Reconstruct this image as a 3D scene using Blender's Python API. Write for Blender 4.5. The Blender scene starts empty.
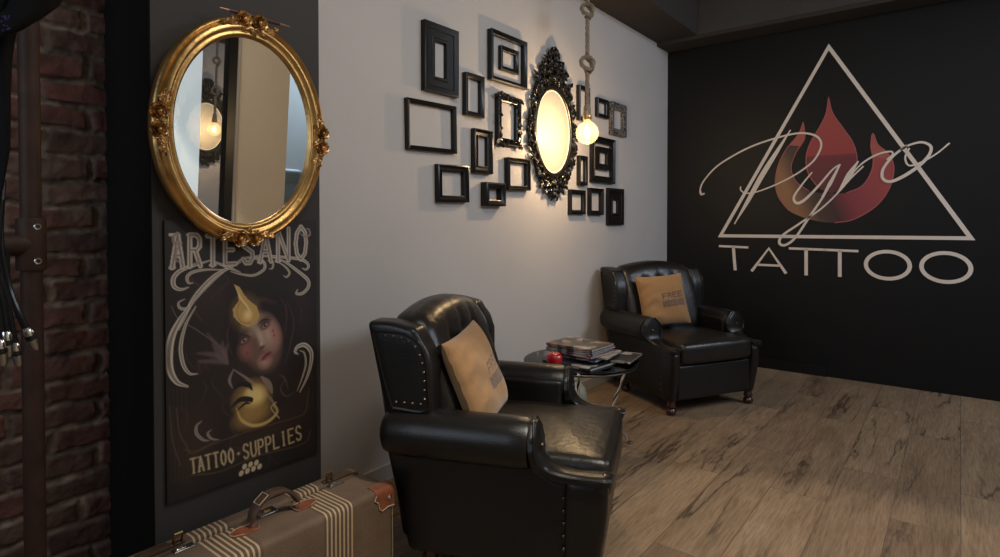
import bpy, bmesh, math, random
import numpy as np
from mathutils import Vector, Matrix, Euler
R = math.radians
PI = math.pi
rnd = random.Random(7)
S = bpy.context.scene
COL = S.collection

# ------------------------------------------------------------------ camera
FPX, YAW, PITCH, CAMH = 586.6, R(51.9), R(1.0), 1.25
cd = bpy.data.cameras.new('camera'); cam = bpy.data.objects.new('camera', cd); COL.objects.link(cam)
cam.location = (0, 0, CAMH); cam.rotation_euler = (R(90) - PITCH, 0, -YAW)
cd.sensor_width = 36; cd.lens = FPX / 1000 * 36; cd.shift_y = -0.0473; cd.clip_start = 0.05
S.camera = cam
S.view_settings.view_transform = 'Standard'; S.view_settings.look = 'None'
S.view_settings.gamma = 1; S.view_settings.use_curve_mapping = False
S.view_settings.exposure = 0.0
# ------------------------------------------------------------------ world + lights
W = bpy.data.worlds.new('world'); S.world = W; W.use_nodes = True
W.node_tree.nodes['Background'].inputs[0].default_value = (0.55, 0.62, 0.75, 1)
W.node_tree.nodes['Background'].inputs[1].default_value = 0.18

def area(name, loc, target, sx, sy, power, color, spread=180):
    l = bpy.data.lights.new(name, 'AREA'); l.shape = 'RECTANGLE'; l.size = sx; l.size_y = sy
    l.energy = power; l.color = color; l.spread = R(spread)
    o = bpy.data.objects.new(name, l); COL.objects.link(o); o.location = loc
    o.rotation_euler = (Vector(target) - Vector(loc)).to_track_quat('-Z', 'Y').to_euler()
    return o
area('daylight_left', (-1.35, 1.25, 1.75), (1.2, 1.3, 1.1), 1.2, 1.5, 17, (0.72, 0.84, 1.0))
area('added_fill_back_wall', (4.4, -2.2, 3.1), (4.1, -3.2, 1.3), 1.2, 0.6, 22, (0.80, 0.90, 1.0))  # unseen cool lamp added to brighten the back room wall
area('daylight_back_room', (3.9, -1.9, 3.1), (3.3, 0.6, 0.9), 2.4, 1.2, 105, (0.80, 0.88, 1.0))
area('ceiling_fill', (1.3, 0.35, 3.05), (1.9, 1.2, 0), 1.3, 0.5, 21, (1.0, 0.93, 0.84))  # unseen area light added under the ceiling as general fill
sp = bpy.data.lights.new('ceiling_spot', 'SPOT'); sp.energy = 165; sp.color = (1.0, 0.9, 0.76)
sp.spot_size = R(64); sp.spot_blend = 0.12; sp.shadow_soft_size = 0.05
so = bpy.data.objects.new('ceiling_spot', sp); COL.objects.link(so); so.location = (1.35, -0.1, 3.0)
so.rotation_euler = (Vector((1.35, 0.1, 0)) - Vector((1.35, -0.1, 3.0))).to_track_quat('-Z', 'Y').to_euler()
BULB = Vector((3.283, 1.87, 1.811))
bl = bpy.data.lights.new('bulb_light', 'POINT'); bl.energy = 34; bl.color = (1.0, 0.70, 0.40); bl.shadow_soft_size = 0.02
bo = bpy.data.objects.new('bulb_light', bl); COL.objects.link(bo); bo.location = BULB

# ------------------------------------------------------------------ picture to plane helpers (camera geometry)
_fw = np.array([math.sin(YAW)*math.cos(PITCH), math.cos(YAW)*math.cos(PITCH), -math.sin(PITCH)])
_rt = np.array([math.cos(YAW), -math.sin(YAW), 0.0]); _up = np.cross(_rt, _fw)
_py = 221 + FPX*math.tan(PITCH)
def _ray(px, py): return _fw + _rt*(px-500)/FPX + _up*(_py-py)/FPX
def onY(px, py, Y): r = _ray(px, py); t = Y/r[1]; return float(r[0]*t), float(CAMH+r[2]*t)
def onX(px, py, X): r = _ray(px, py); t = X/r[0]; return float(r[1]*t), float(CAMH+r[2]*t)

# ------------------------------------------------------------------ materials
def nt(m): return m.node_tree.nodes, m.node_tree.links
def mat(name, col, rough=0.5, metal=0.0, bump=0, bscale=60, coat=0, spec=None, var=0, vscale=4, emit=None, estr=0, sheen=0):
    m = bpy.data.materials.new(name); m.use_nodes = True
    n, l = nt(m); b = n['Principled BSDF']
    b.inputs['Base Color'].default_value = (*col, 1); b.inputs['Roughness'].default_value = rough
    b.inputs['Metallic'].default_value = metal; b.inputs['Coat Weight'].default_value = coat
    if spec is not None: b.inputs['Specular IOR Level'].default_value = spec
    if sheen: b.inputs['Sheen Weight'].default_value = sheen
    if emit: b.inputs['Emission Color'].default_value = (*emit, 1); b.inputs['Emission Strength'].default_value = estr
    tc = n.new('ShaderNodeTexCoord')
    if bump:
        t = n.new('ShaderNodeTexNoise'); t.inputs['Scale'].default_value = bscale; t.inputs['Detail'].default_value = 5
        l.new(tc.outputs['Object'], t.inputs['Vector'])
        bp = n.new('ShaderNodeBump'); bp.inputs['Strength'].default_value = bump; bp.inputs['Distance'].default_value = 0.004
        l.new(t.outputs['Fac'], bp.inputs['Height']); l.new(bp.outputs['Normal'], b.inputs['Normal'])
    if var:
        t = n.new('ShaderNodeTexNoise'); t.inputs['Scale'].default_value = vscale; t.inputs['Detail'].default_value = 6
        l.new(tc.outputs['Object'], t.inputs['Vector'])
        r = n.new('ShaderNodeValToRGB'); r.color_ramp.elements[0].position = .3; r.color_ramp.elements[1].position = .7
        r.color_ramp.elements[0].color = (*[c*(1-var) for c in col], 1); r.color_ramp.elements[1].color = (*[min(1, c*(1+var)) for c in col], 1)
        l.new(t.outputs['Fac'], r.inputs['Fac']); l.new(r.outputs['Color'], b.inputs['Base Color'])
    return m
def mat_attr(name, rough=0.6, bump=0, bscale=80, coat=0, sheen=0):
    m = mat(name, (1, 1, 1), rough, bump=bump, bscale=bscale, coat=coat, sheen=sheen)
    n, l = nt(m); a = n.new('ShaderNodeAttribute'); a.attribute_name = 'paint'
    l.new(a.outputs['Color'], n['Principled BSDF'].inputs['Base Color'])
    return m

M = {}
M['wall_grey'] = mat('grey_wall_paint', (0.50, 0.47, 0.45), 0.75, bump=0.05, bscale=200, var=0.03, vscale=2)
M['charcoal'] = mat('charcoal_paint', (0.036, 0.031, 0.028), 0.8, bump=0.06, bscale=150, var=0.06)
M['black_paint'] = mat('black_paint', (0.004, 0.004, 0.004), 0.6, bump=0.05, bscale=150, spec=0.3)
M['black_wall'] = mat('black_wall_paint', (0.0036, 0.0038, 0.0044), 0.5, bump=0.04, bscale=120, var=0.1, spec=0.3)
M['ceiling_brown'] = mat('dark_brown_ceiling', (0.035, 0.028, 0.023), 0.8, var=0.05)
M['ceiling_grey'] = mat('dark_grey_fascia', (0.055, 0.052, 0.05), 0.8, var=0.05)
M['beige'] = mat('beige_wall', (0.70, 0.58, 0.43), 0.8, var=0.02)
M['bluewhite'] = mat('pale_blue_wall', (0.62, 0.72, 0.78), 0.8, var=0.02)
M['skirting'] = mat('pale_skirting', (0.46, 0.43, 0.40), 0.5, var=0.03)
M['leather'] = mat('black_leather', (0.0085, 0.0078, 0.0072), 0.32, bump=0.22, bscale=230, spec=0.42, coat=0.0, var=0.15, vscale=3)
M['leather_seat'] = mat('creased_black_leather', (0.011, 0.009, 0.0075), 0.34, bump=0.5, bscale=42, spec=0.5, var=0.2, vscale=6)
M['piping'] = mat('black_piping', (0.007, 0.0065, 0.006), 0.34)
M['nail'] = mat('antique_nail', (0.16, 0.13, 0.10), 0.3, 1.0)
M['foot'] = mat('red_brown_wood', (0.045, 0.012, 0.008), 0.25, coat=0.3, var=0.2)
M['gold'] = mat('antique_gold', (0.60, 0.37, 0.14), 0.36, 1.0, bump=0.35, bscale=70, var=0.3, vscale=14)
M['gold_dark'] = mat('dark_bronze_gilding', (0.54, 0.33, 0.14), 0.40, 1.0, bump=0.5, bscale=90, var=0.45, vscale=30)
M['twig'] = mat('carved_dark_twig', (0.075, 0.025, 0.015), 0.4)
M['twig_tip'] = mat('bronze_tip', (0.35, 0.21, 0.14), 0.4, 0.6)
M['mirror'] = mat('mirror_silver', (0.88, 0.89, 0.88), 0.0, 1.0)
M['frame'] = mat('black_lacquer_frame', (0.006, 0.0055, 0.005), 0.30, bump=0.1, bscale=60, spec=0.4)
M['frame_wood'] = mat('black_wood_frame', (0.006, 0.0055, 0.005), 0.42, bump=0.3, bscale=90, spec=0.3)
M['rope'] = mat('jute_rope', (0.30, 0.235, 0.165), 0.9, bump=0.8, bscale=220, var=0.3, vscale=60)
M['brass'] = mat('brass', (0.5, 0.33, 0.13), 0.3, 1.0)
M['chrome'] = mat('chrome', (0.72, 0.72, 0.74), 0.12, 1.0)
M['steel'] = mat('worn_steel', (0.42, 0.42, 0.42), 0.28, 1.0)
M['dark_metal'] = mat('dark_metal', (0.10, 0.10, 0.10), 0.3, 1.0)
M['pipe'] = mat('brown_painted_pipe', (0.038, 0.018, 0.011), 0.6, spec=0.25, bump=0.15, bscale=90, var=0.25, vscale=20)
M['rubber'] = mat('black_cable', (0.007, 0.007, 0.008), 0.28)
M['cloth'] = mat('black_cloth', (0.0025, 0.0025, 0.003), 0.8, bump=0.5, bscale=60, spec=0.15)
M['pages'] = mat('page_edges', (0.34, 0.34, 0.33), 0.7, bump=0.6, bscale=300)
M['red'] = mat('glossy_red', (0.42, 0.008, 0.012), 0.2, coat=0.5)
M['vase'] = mat('pale_green_glaze', (0.27, 0.29, 0.24), 0.35, var=0.15, vscale=12)
M['tan_leather'] = mat('red_brown_leather', (0.20, 0.065, 0.030), 0.4, bump=0.3, bscale=120, var=0.3, vscale=25)
M['dark_leather'] = mat('worn_dark_brown_leather', (0.070, 0.040, 0.025), 0.4, bump=0.3, bscale=120, var=0.3, vscale=25)
M['stitch'] = mat('cream_stitching', (0.45, 0.34, 0.24), 0.8)
M['grey_vinyl'] = mat('blue_grey_vinyl', (0.18, 0.25, 0.30), 0.4)
M['ink_cream'] = mat('cream_vinyl', (0.80, 0.70, 0.62), 0.6)

# emissive filament and clear thin glass
M['filament'] = mat('glowing_filament', (1, .7, .3), 0.5, emit=(1.0, 0.62, 0.25), estr=120)
m = bpy.data.materials.new('clear_bulb_glass'); m.use_nodes = True; n, l = nt(m); n.remove(n['Principled BSDF'])
out = n['Material Output']; tr = n.new('ShaderNodeBsdfTransparent'); gl = n.new('ShaderNodeBsdfGlossy'); mx = n.new('ShaderNodeMixShader')
gl.inputs['Roughness'].default_value = 0.03; lw = n.new('ShaderNodeLayerWeight'); lw.inputs[0].default_value = 0.25
tr.inputs[0].default_value = (0.97, 0.95, 0.9, 1)
fm = n.new('ShaderNodeMath'); fm.operation = 'MULTIPLY'; fm.inputs[1].default_value = 0.35; l.new(lw.outputs['Fresnel'], fm.inputs[0])
l.new(fm.outputs[0], mx.inputs[0]); l.new(tr.outputs[0], mx.inputs[1]); l.new(gl.outputs[0], mx.inputs[2])
# a faint warm haze in the glass (bulb envelope scatters a little)
df = n.new('ShaderNodeBsdfTranslucent'); df.inputs[0].default_value = (1.0, 0.85, 0.6, 1); mx2 = n.new('ShaderNodeMixShader'); mx2.inputs[0].default_value = 0.022
l.new(mx.outputs[0], mx2.inputs[1]); l.new(df.outputs[0], mx2.inputs[2]); l.new(mx2.outputs[0], out.inputs[0]); M['bulb_glass'] = m
# table glass: real thin pane
m = bpy.data.materials.new('smoked_table_glass'); m.use_nodes = True; n, l = nt(m); n.remove(n['Principled BSDF'])
out = n['Material Output']; tr = n.new('ShaderNodeBsdfTransparent'); gl = n.new('ShaderNodeBsdfGlossy'); mx = n.new('ShaderNodeMixShader')
tr.inputs[0].default_value = (0.86, 0.88, 0.86, 1); gl.inputs['Roughness'].default_value = 0.02
lw = n.new('ShaderNodeLayerWeight'); lw.inputs[0].default_value = 0.3
l.new(lw.outputs['Fresnel'], mx.inputs[0]); l.new(tr.outputs[0], mx.inputs[1]); l.new(gl.outputs[0], mx.inputs[2]); l.new(mx.outputs[0], out.inputs[0]); M['table_glass'] = m
# cream panel and bevel of the ornate frame, brightened by added emission
M['glow_panel'] = mat('cream_panel_added_glow', (0.36, 0.33, 0.26), 0.5, emit=(1.0, 0.88, 0.66), estr=0.14)
M['glow_rim'] = mat('added_glow_bevel', (0.85, 0.8, 0.66), 0.3, emit=(1.0, 0.88, 0.62), estr=0.35)
# glass pane on the opposite wall
def pane_mat(name, col, mixv, emit=None, es=0):
    m = mat(name, col, 0.5, emit=emit, estr=es); n, l = nt(m); b = n['Principled BSDF']
    g = n.new('ShaderNodeBsdfGlossy'); g.inputs['Roughness'].default_value = 0.0; x = n.new('ShaderNodeMixShader'); x.inputs[0].default_value = mixv
    l.new(b.outputs[0], x.inputs[1]); l.new(g.outputs[0], x.inputs[2]); l.new(x.outputs[0], n['Material Output'].inputs[0]); return m
M['dark_pane'] = pane_mat('dark_glass_pane', (0.02, 0.018, 0.016), 0.55)
M['bright_pane'] = pane_mat('daylit_frosted_pane', (0.5, 0.58, 0.62), 0.12, (0.75, 0.9, 1.0), 0.42)

# floor: oak planks running along X
m = bpy.data.materials.new('rustic_oak_planks'); m.use_nodes = True; n, l = nt(m); b = n['Principled BSDF']
tc = n.new('ShaderNodeTexCoord'); mp = n.new('ShaderNodeMapping'); mp.inputs['Location'].default_value = (0.35, 0.016, 0)
l.new(tc.outputs['Object'], mp.inputs['Vector'])
br = n.new('ShaderNodeTexBrick'); br.offset = 0.37; br.offset_frequency = 2; br.squash = 1
br.inputs['Color1'].default_value = (0, 0, 0, 1); br.inputs['Color2'].default_value = (1, 1, 1, 1); br.inputs['Mortar'].default_value = (0.5, 0.5, 0.5, 1)
br.inputs['Scale'].default_value = 1; br.inputs['Mortar Size'].default_value = 0.0022; br.inputs['Mortar Smooth'].default_value = 0.2
br.inputs['Brick Width'].default_value = 1.25; br.inputs['Row Height'].default_value = 0.235
l.new(mp.outputs[0], br.inputs['Vector'])
# offset the grain per plank
sc = n.new('ShaderNodeVectorMath'); sc.operation = 'SCALE'; sc.inputs['Scale'].default_value = 13.0; l.new(br.outputs['Color'], sc.inputs[0])
ad = n.new('ShaderNodeVectorMath'); ad.operation = 'ADD'; l.new(tc.outputs['Object'], ad.inputs[0]); l.new(sc.outputs[0], ad.inputs[1])
def noise(scale, detail, vec, stretch=None, dist=0, rough=.5):
    t = n.new('ShaderNodeTexNoise'); t.inputs['Scale'].default_value = scale; t.inputs['Detail'].default_value = detail
    t.inputs['Distortion'].default_value = dist; t.inputs['Roughness'].default_value = rough
    if stretch:
        q = n.new('ShaderNodeMapping'); q.inputs['Scale'].default_value = stretch; l.new(vec, q.inputs['Vector']); vec = q.outputs[0]
    l.new(vec, t.inputs['Vector']); return t.outputs['Fac']
def math_(op, a, bb=None, clamp=False):
    t = n.new('ShaderNodeMath'); t.operation = op; t.use_clamp = clamp
    for i, v in enumerate((a, bb)):
        if v is None: continue
        if isinstance(v, (int, float)): t.inputs[i].default_value = v
        else: l.new(v, t.inputs[i])
    return t.outputs[0]
def ramp(fac, stops):
    t = n.new('ShaderNodeValToRGB'); e = t.color_ramp.elements
    e[0].position, e[0].color = stops[0][0], (*stops[0][1], 1); e[1].position, e[1].color = stops[-1][0], (*stops[-1][1], 1)
    for p, c in stops[1:-1]: k = e.new(p); k.color = (*c, 1)
    l.new(fac, t.inputs[0]); return t.outputs[0]
def mixc(fac, a, bb, mode='MIX'):
    t = n.new('ShaderNodeMix'); t.data_type = 'RGBA'; t.blend_type = mode
    for s_, v in ((t.inputs[0], fac), (t.inputs[6], a), (t.inputs[7], bb)):
        if isinstance(v, (int, float)): s_.default_value = v
        elif isinstance(v, tuple): s_.default_value = (*v, 1)
        else: l.new(v, s_)
    return t.outputs[2]
v = ad.outputs[0]
grain = noise(9, 8, v, (1.0, 14, 1), 0.4, .6)
broad = noise(2.2, 4, v, (0.7, 3.5, 1), 1.0)
base = ramp(grain, [(0.3, (0.165, 0.110, 0.068)), (0.5, (0.235, 0.165, 0.105)), (0.72, (0.30, 0.215, 0.140))])
tone = ramp(broad, [(0.30, (0.74, 0.71, 0.69)), (0.55, (0.97, 0.97, 0.97)), (0.8, (1.10, 1.08, 1.06))])
c = mixc(1.0, base, tone, 'MULTIPLY')
sep = n.new('ShaderNodeSeparateColor'); l.new(br.outputs['Color'], sep.inputs[0])
pt = ramp(sep.outputs[0], [(0, (0.74, 0.70, 0.68)), (0.5, (1.0, 0.98, 0.94)), (1, (1.16, 1.14, 1.1))])
c = mixc(1.0, c, pt, 'MULTIPLY')
# cracks: wavy dark splits along the grain
ck = noise(1.0, 5, v, (0.62, 4.4, 1), 0.22, .58); d0 = math_('ABSOLUTE', math_('SUBTRACT', ck, 0.5))
line = math_('SUBTRACT', 1.0, math_('MULTIPLY', d0, 52.0), True)
gate = math_('MULTIPLY', math_('SUBTRACT', noise(1.7, 3, v, (0.45, 2.0, 1)), 0.475), 9.0, True)
crack = math_('MULTIPLY', line, gate)
halo = math_('MULTIPLY', math_('SUBTRACT', 1.0, math_('MULTIPLY', d0, 15.0), True), gate)
c = mixc(math_('MULTIPLY', halo, 0.30), c, (0.075, 0.048, 0.032)); c = mixc(math_('MULTIPLY', crack, 0.8), c, (0.022, 0.015, 0.011))
c = mixc(math_('MULTIPLY', br.outputs['Fac'], 0.55), c, (0.05, 0.034, 0.024))
l.new(c, b.inputs['Base Color']); b.inputs['Roughness'].default_value = 0.52; b.inputs['Specular IOR Level'].default_value = 0.35
bp = n.new('ShaderNodeBump'); bp.inputs['Strength'].default_value = 0.35; bp.inputs['Distance'].default_value = 0.003
hh = math_('SUBTRACT', grain, math_('ADD', math_('MULTIPLY', crack, 1.2), br.outputs['Fac'])); l.new(hh, bp.inputs['Height']); l.new(bp.outputs[0], b.inputs['Normal'])
M['floor'] = m

# suitcase cloth with stripe bands across X (local x of the case)
m = bpy.data.materials.new('striped_tweed'); m.use_nodes = True; n, l = nt(m); b = n['Principled BSDF']
tc = n.new('ShaderNodeTexCoord'); sx = n.new('ShaderNodeSeparateXYZ'); l.new(tc.outputs['Object'], sx.inputs[0])
ax = math_('ABSOLUTE', math_('ADD', sx.outputs[0], 0.002)); 
inb = math_('MULTIPLY', math_('GREATER_THAN', ax, 0.098), math_('LESS_THAN', ax, 0.206))
fr = math_('FRACT', math_('MULTIPLY', math_('SUBTRACT', ax, 0.098), 1/0.0154)); st = math_('MULTIPLY', math_('GREATER_THAN', fr, 0.60), inb)
wv = noise(420, 2, tc.outputs['Object']); bb_ = noise(7, 5, tc.outputs['Object'])
cloth = ramp(wv, [(0.3, (0.070, 0.042, 0.025)), (0.7, (0.17, 0.112, 0.068))]); cloth = mixc(0.5, cloth, ramp(bb_, [(0.35, (0.09, 0.056, 0.034)), (0.7, (0.165, 0.110, 0.068))]))
bandc = mixc(0.6, cloth, (0.085, 0.048, 0.028)); cloth = mixc(inb, cloth, bandc)
cloth = mixc(st, cloth, mixc(wv, (0.30, 0.21, 0.12), (0.52, 0.39, 0.24)))
l.new(cloth, b.inputs['Base Color']); b.inputs['Roughness'].default_value = 0.8
bp = n.new('ShaderNodeBump'); bp.inputs['Strength'].default_value = 0.5; bp.inputs['Distance'].default_value = 0.002; l.new(wv, bp.inputs['Height']); l.new(bp.outputs[0], b.inputs['Normal'])
M['tweed'] = m
def magazine_mat(name, c1, c2, c3, scale):
    global n, l
    m = bpy.data.materials.new(name); m.use_nodes = True; n, l = nt(m); b = n['Principled BSDF']; tc = n.new('ShaderNodeTexCoord')
    vo = n.new('ShaderNodeTexVoronoi'); vo.inputs['Scale'].default_value = scale; l.new(tc.outputs['Object'], vo.inputs['Vector'])
    s_ = n.new('ShaderNodeSeparateColor'); l.new(vo.outputs['Color'], s_.inputs[0])
    a = ramp(s_.outputs[0], [(0.0, c1), (0.45, c2), (0.75, c3), (1, (0.5, 0.46, 0.4))]); l.new(a, b.inputs['Base Color']); b.inputs['Roughness'].default_value = 0.28
    return m
M['engraved'] = mat('engraved_black_and_grey', (0.02, 0.02, 0.02), 0.4); n, l = nt(M['engraved']); b = n['Principled BSDF']
tc = n.new('ShaderNodeTexCoord'); vo = n.new('ShaderNodeTexNoise'); vo.inputs['Scale'].default_value = 38; vo.inputs['Distortion'].default_value = 2.5; l.new(tc.outputs['Object'], vo.inputs['Vector'])
l.new(ramp(vo.outputs['Fac'], [(0.49, (0.012, 0.011, 0.010)), (0.53, (0.22, 0.20, 0.18))]), b.inputs['Base Color'])

# ------------------------------------------------------------------ mesh helpers
class MB:
    def __init__(s): s.v = []; s.f = []
    def add(s, v, f, mtx=None):
        k = len(s.v); s.v += [tuple(mtx @ Vector(p)) if mtx is not None else tuple(p) for p in v]; s.f += [tuple(i+k for i in q) for q in f]; return s
    def box(s, c, d, mtx=None):
        x, y, z = c; a, b_, e = d[0]/2, d[1]/2, d[2]/2
        v = [(x+i*a, y+j*b_, z+k*e) for i in (-1, 1) for j in (-1, 1) for k in (-1, 1)]
        return s.add(v, [(0,1,3,2),(4,6,7,5),(0,4,5,1),(2,3,7,6),(0,2,6,4),(1,5,7,3)], mtx)
    def loft(s, rings, cap=True, closed=True, mtx=None, loop=False):
        N = len(rings[0]); v = [p for r in rings for p in r]; f = []
        K = len(rings); rr = range(K if loop else K-1)
        for i in rr:
            for j in range(N if closed else N-1):
                a, b_ = i*N+j, i*N+(j+1) % N; c_, d_ = ((i+1) % K)*N+(j+1) % N, ((i+1) % K)*N+j
                f.append((a, b_, c_, d_))
        if cap and not loop: f.append(tuple(range(N))[::-1]); f.append(tuple((K-1)*N+j for j in range(N)))
        return s.add(v, f, mtx)
    def tube(s, path, r, N=8, flat=1.0, loop=False, cap=True, mtx=None):
        P = [Vector(p) for p in path]; K = len(P); rings = []
        up = None
        for i in range(K):
            if loop: t = (P[(i+1) % K]-P[i-1])
            else: t = P[min(i+1, K-1)]-P[max(i-1, 0)]
            if t.length < 1e-9: t = Vector((0, 0, 1))
            t.normalize()
            if up is None: up = Vector((0, 0, 1)) if abs(t.z) < 0.9 else Vector((1, 0, 0))
            a = t.cross(up)
            if a.length < 1e-6: a = t.cross(Vector((0, 1, 0)))
            a.normalize(); b_ = a.cross(t).normalized(); up = b_
            ri = r[i] if hasattr(r, '__len__') else r
            rings.append([P[i]+a*math.cos(2*PI*j/N)*ri + b_*math.sin(2*PI*j/N)*ri*flat for j in range(N)])
        return s.loft(rings, cap, True, mtx, loop)
    def lathe(s, prof, N=24, c=(0, 0, 0), mtx=None):
        return s.loft([[(c[0]+r*math.cos(2*PI*j/N), c[1]+r*math.sin(2*PI*j/N), c[2]+z) for j in range(N)] for r, z in prof], True, True, mtx)
    def ball(s, c, r, N=10, sc=(1, 1, 1), mtx=None):
        rings = []
        for i in range(1, N):
            t = PI*i/N; rings.append([(c[0]+r*sc[0]*math.sin(t)*math.cos(2*PI*j/N), c[1]+r*sc[1]*math.sin(t)*math.sin(2*PI*j/N), c[2]-r*sc[2]*math.cos(t)) for j in range(N)])
        return s.loft(rings, True, True, mtx)
    def prism(s, pts, depth_vec):
        d = Vector(depth_vec); a = [Vector(p) for p in pts]; return s.loft([a, [p+d for p in a]])
    def rbox(s, h, r, n_=6, c=(0, 0, 0), deform=None, mtx=None):
        # rounded box, half sizes h, corner radius r, bend by deform(x,y,z)
        ax = []
        for hh_ in h:
            rr = min(r, hh_*0.999); e = [-hh_, -hh_+rr*.25, -hh_+rr*.55, -hh_+rr]
            mid = list(np.linspace(-hh_+rr, hh_-rr, n_+1))[1:-1] if hh_-rr > 1e-4 else []
            ax.append(e+[float(q) for q in mid]+[-q for q in e[::-1]])
        idx = {}; v = []; f = []
        def vid(p):
            k = (round(p[0], 6), round(p[1], 6), round(p[2], 6))
            if k not in idx:
                q = [max(-(h[i]-r), min(h[i]-r, p[i])) if h[i] > r else 0 for i in range(3)]
                d = Vector([p[i]-q[i] for i in range(3)])
                if d.length > 1e-9:
                    d = d.normalized()*min(r, *h) if min(h) < r else d.normalized()*r
                o = [q[i]+d[i] for i in range(3)]
                if deform: o = deform(*o)
                idx[k] = len(v); v.append((o[0]+c[0], o[1]+c[1], o[2]+c[2]))
            return idx[k]
        for a in range(3):
            b_, g = (a+1) % 3, (a+2) % 3
            for sgn in (-1, 1):
                for i in range(len(ax[b_])-1):
                    for j in range(len(ax[g])-1):
                        q = []
                        for di, dj in ((0, 0), (1, 0), (1, 1), (0, 1)):
                            p = [0, 0, 0]; p[a] = sgn*h[a]; p[b_] = ax[b_][i+di]; p[g] = ax[g][j+dj]; q.append(vid(p))
                        if len(set(q)) >= 3: f.append(tuple(q if sgn > 0 else q[::-1]))
        return s.add(v, f, mtx)
    def build(s, name, m, parent=None, smooth=True, loc=None, colors=None, sharp=35, bevel=0):
        me = bpy.data.meshes.new(name); me.from_pydata(s.v, [], s.f); me.materials.append(m)
        bm = bmesh.new(); bm.from_mesh(me)
        if colors is None: bmesh.ops.recalc_face_normals(bm, faces=bm.faces)
        bm.to_mesh(me); bm.free()
        if smooth:
            me.polygons.foreach_set('use_smooth', [True]*len(me.polygons)); me.set_sharp_from_angle(angle=R(sharp))
        if colors is not None:
            a = me.color_attributes.new('paint', 'FLOAT_COLOR', 'POINT')
            buf = np.ones((len(s.v), 4), np.float32); buf[:, :3] = colors; a.data.foreach_set('color', buf.ravel())
        o = bpy.data.objects.new(name, me); COL.objects.link(o)
        if parent is not None: o.parent = parent
        if loc is not None: o.location = loc
        if bevel:
            b_ = o.modifiers.new('bevel', 'BEVEL'); b_.width = bevel; b_.segments = 2; b_.limit_method = 'ANGLE'; b_.angle_limit = R(40)
        return o
def tag(o, label, cat, group=None, kind=None):
    o['label'] = label; o['category'] = cat
    if group: o['group'] = group
    if kind: o['kind'] = kind
    return o
def empty(name, loc, rz=0, label=None, cat=None, group=None):
    o = bpy.data.objects.new(name, None); COL.objects.link(o); o.location = loc; o.rotation_euler = (0, 0, rz); o.empty_display_size = .05
    if label: tag(o, label, cat, group)
    return o
def structure(o): o['kind'] = 'structure'; return o
def copy_tree(o, parent=None):
    c = o.copy(); COL.objects.link(c)
    if parent is not None: c.parent = parent; c.matrix_parent_inverse = o.matrix_parent_inverse.copy()
    for ch in list(o.children): copy_tree(ch, c)
    return c
def catmull(P, k=8):
    P = [np.array(p, float) for p in P]; Q = [2*P[0]-P[1]]+P+[2*P[-1]-P[-2]]; o = []
    for i in range(1, len(Q)-2):
        for t in np.linspace(0, 1, k, endpoint=False):
            o.append(0.5*((2*Q[i])+(-Q[i-1]+Q[i+1])*t+(2*Q[i-1]-5*Q[i]+4*Q[i+1]-Q[i+2])*t*t+(-Q[i-1]+3*Q[i]-3*Q[i+1]+Q[i+2])*t**3))
    o.append(P[-1]); return o
def T(x=0, y=0, z=0, rx=0, ry=0, rz=0, s=1): return Matrix.Translation((x, y, z)) @ Euler((rx, ry, rz)).to_matrix().to_4x4() @ Matrix.Scale(s, 4)

# ------------------------------------------------------------------ room shell
WY, WX, PYF = 2.17, 5.31, 1.815           # back wall, black wall, pier front
def slab(name, a, b_, m, **k):
    o = MB().box([(a[i]+b_[i])/2 for i in range(3)], [b_[i]-a[i] for i in range(3)]).build(name, m, smooth=False, **k); return structure(o)
slab('floor', (-1.6, -3.3, -0.05), (5.5, 2.3, 0), M['floor'])
slab('wall_back', (0.7, WY, 0), (5.5, WY+0.1, 3.3), M['wall_grey'])
slab('wall_right', (WX, -3.3, 0), (WX+0.12, 0.8276, 2.825), M['black_wall'])
slab('wall_right_panel', (WX+0.004, 0.8276, 0), (WX+0.12, WY, 2.825), M['black_wall'])
slab('baseboard_right', (WX-0.016, 0.8276, 0), (WX+0.004, WY, 0.085), M['black_paint'])
slab('baseboard_back', (1.27, WY-0.014, 0), (WX-0.016, WY, 0.075), M['skirting'])
# pier: charcoal front, black left return
slab('wall_pier', (0.7055, PYF, 0), (1.262, WY, 3.3), M['charcoal'])
slab('trim_1', (0.7035, PYF+0.004, 0), (0.7055, WY, 3.3), M['black_paint'])
# soffit above the back wall and the black wall, higher ceiling beyond
slab('ceiling', (-1.6, -3.3, 3.2), (5.5, 2.3, 3.3), M['ceiling_brown'])
slab('ceiling_soffit_back', (1.262, 1.80, 2.855), (5.5, WY, 3.2), M['ceiling_brown'])
slab('ceiling_soffit_right', (5.055, -3.3, 2.856), (WX+0.12, 1.80, 3.2), M['ceiling_grey'])
slab('trim_2', (5.060, -3.3, 2.825), (WX+0.12, WY, 2.8555), M['ceiling_brown'])
slab('wall_left', (-1.6, -0.68, 0), (-1.5, 2.3, 3.2), M['bluewhite'])
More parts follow.
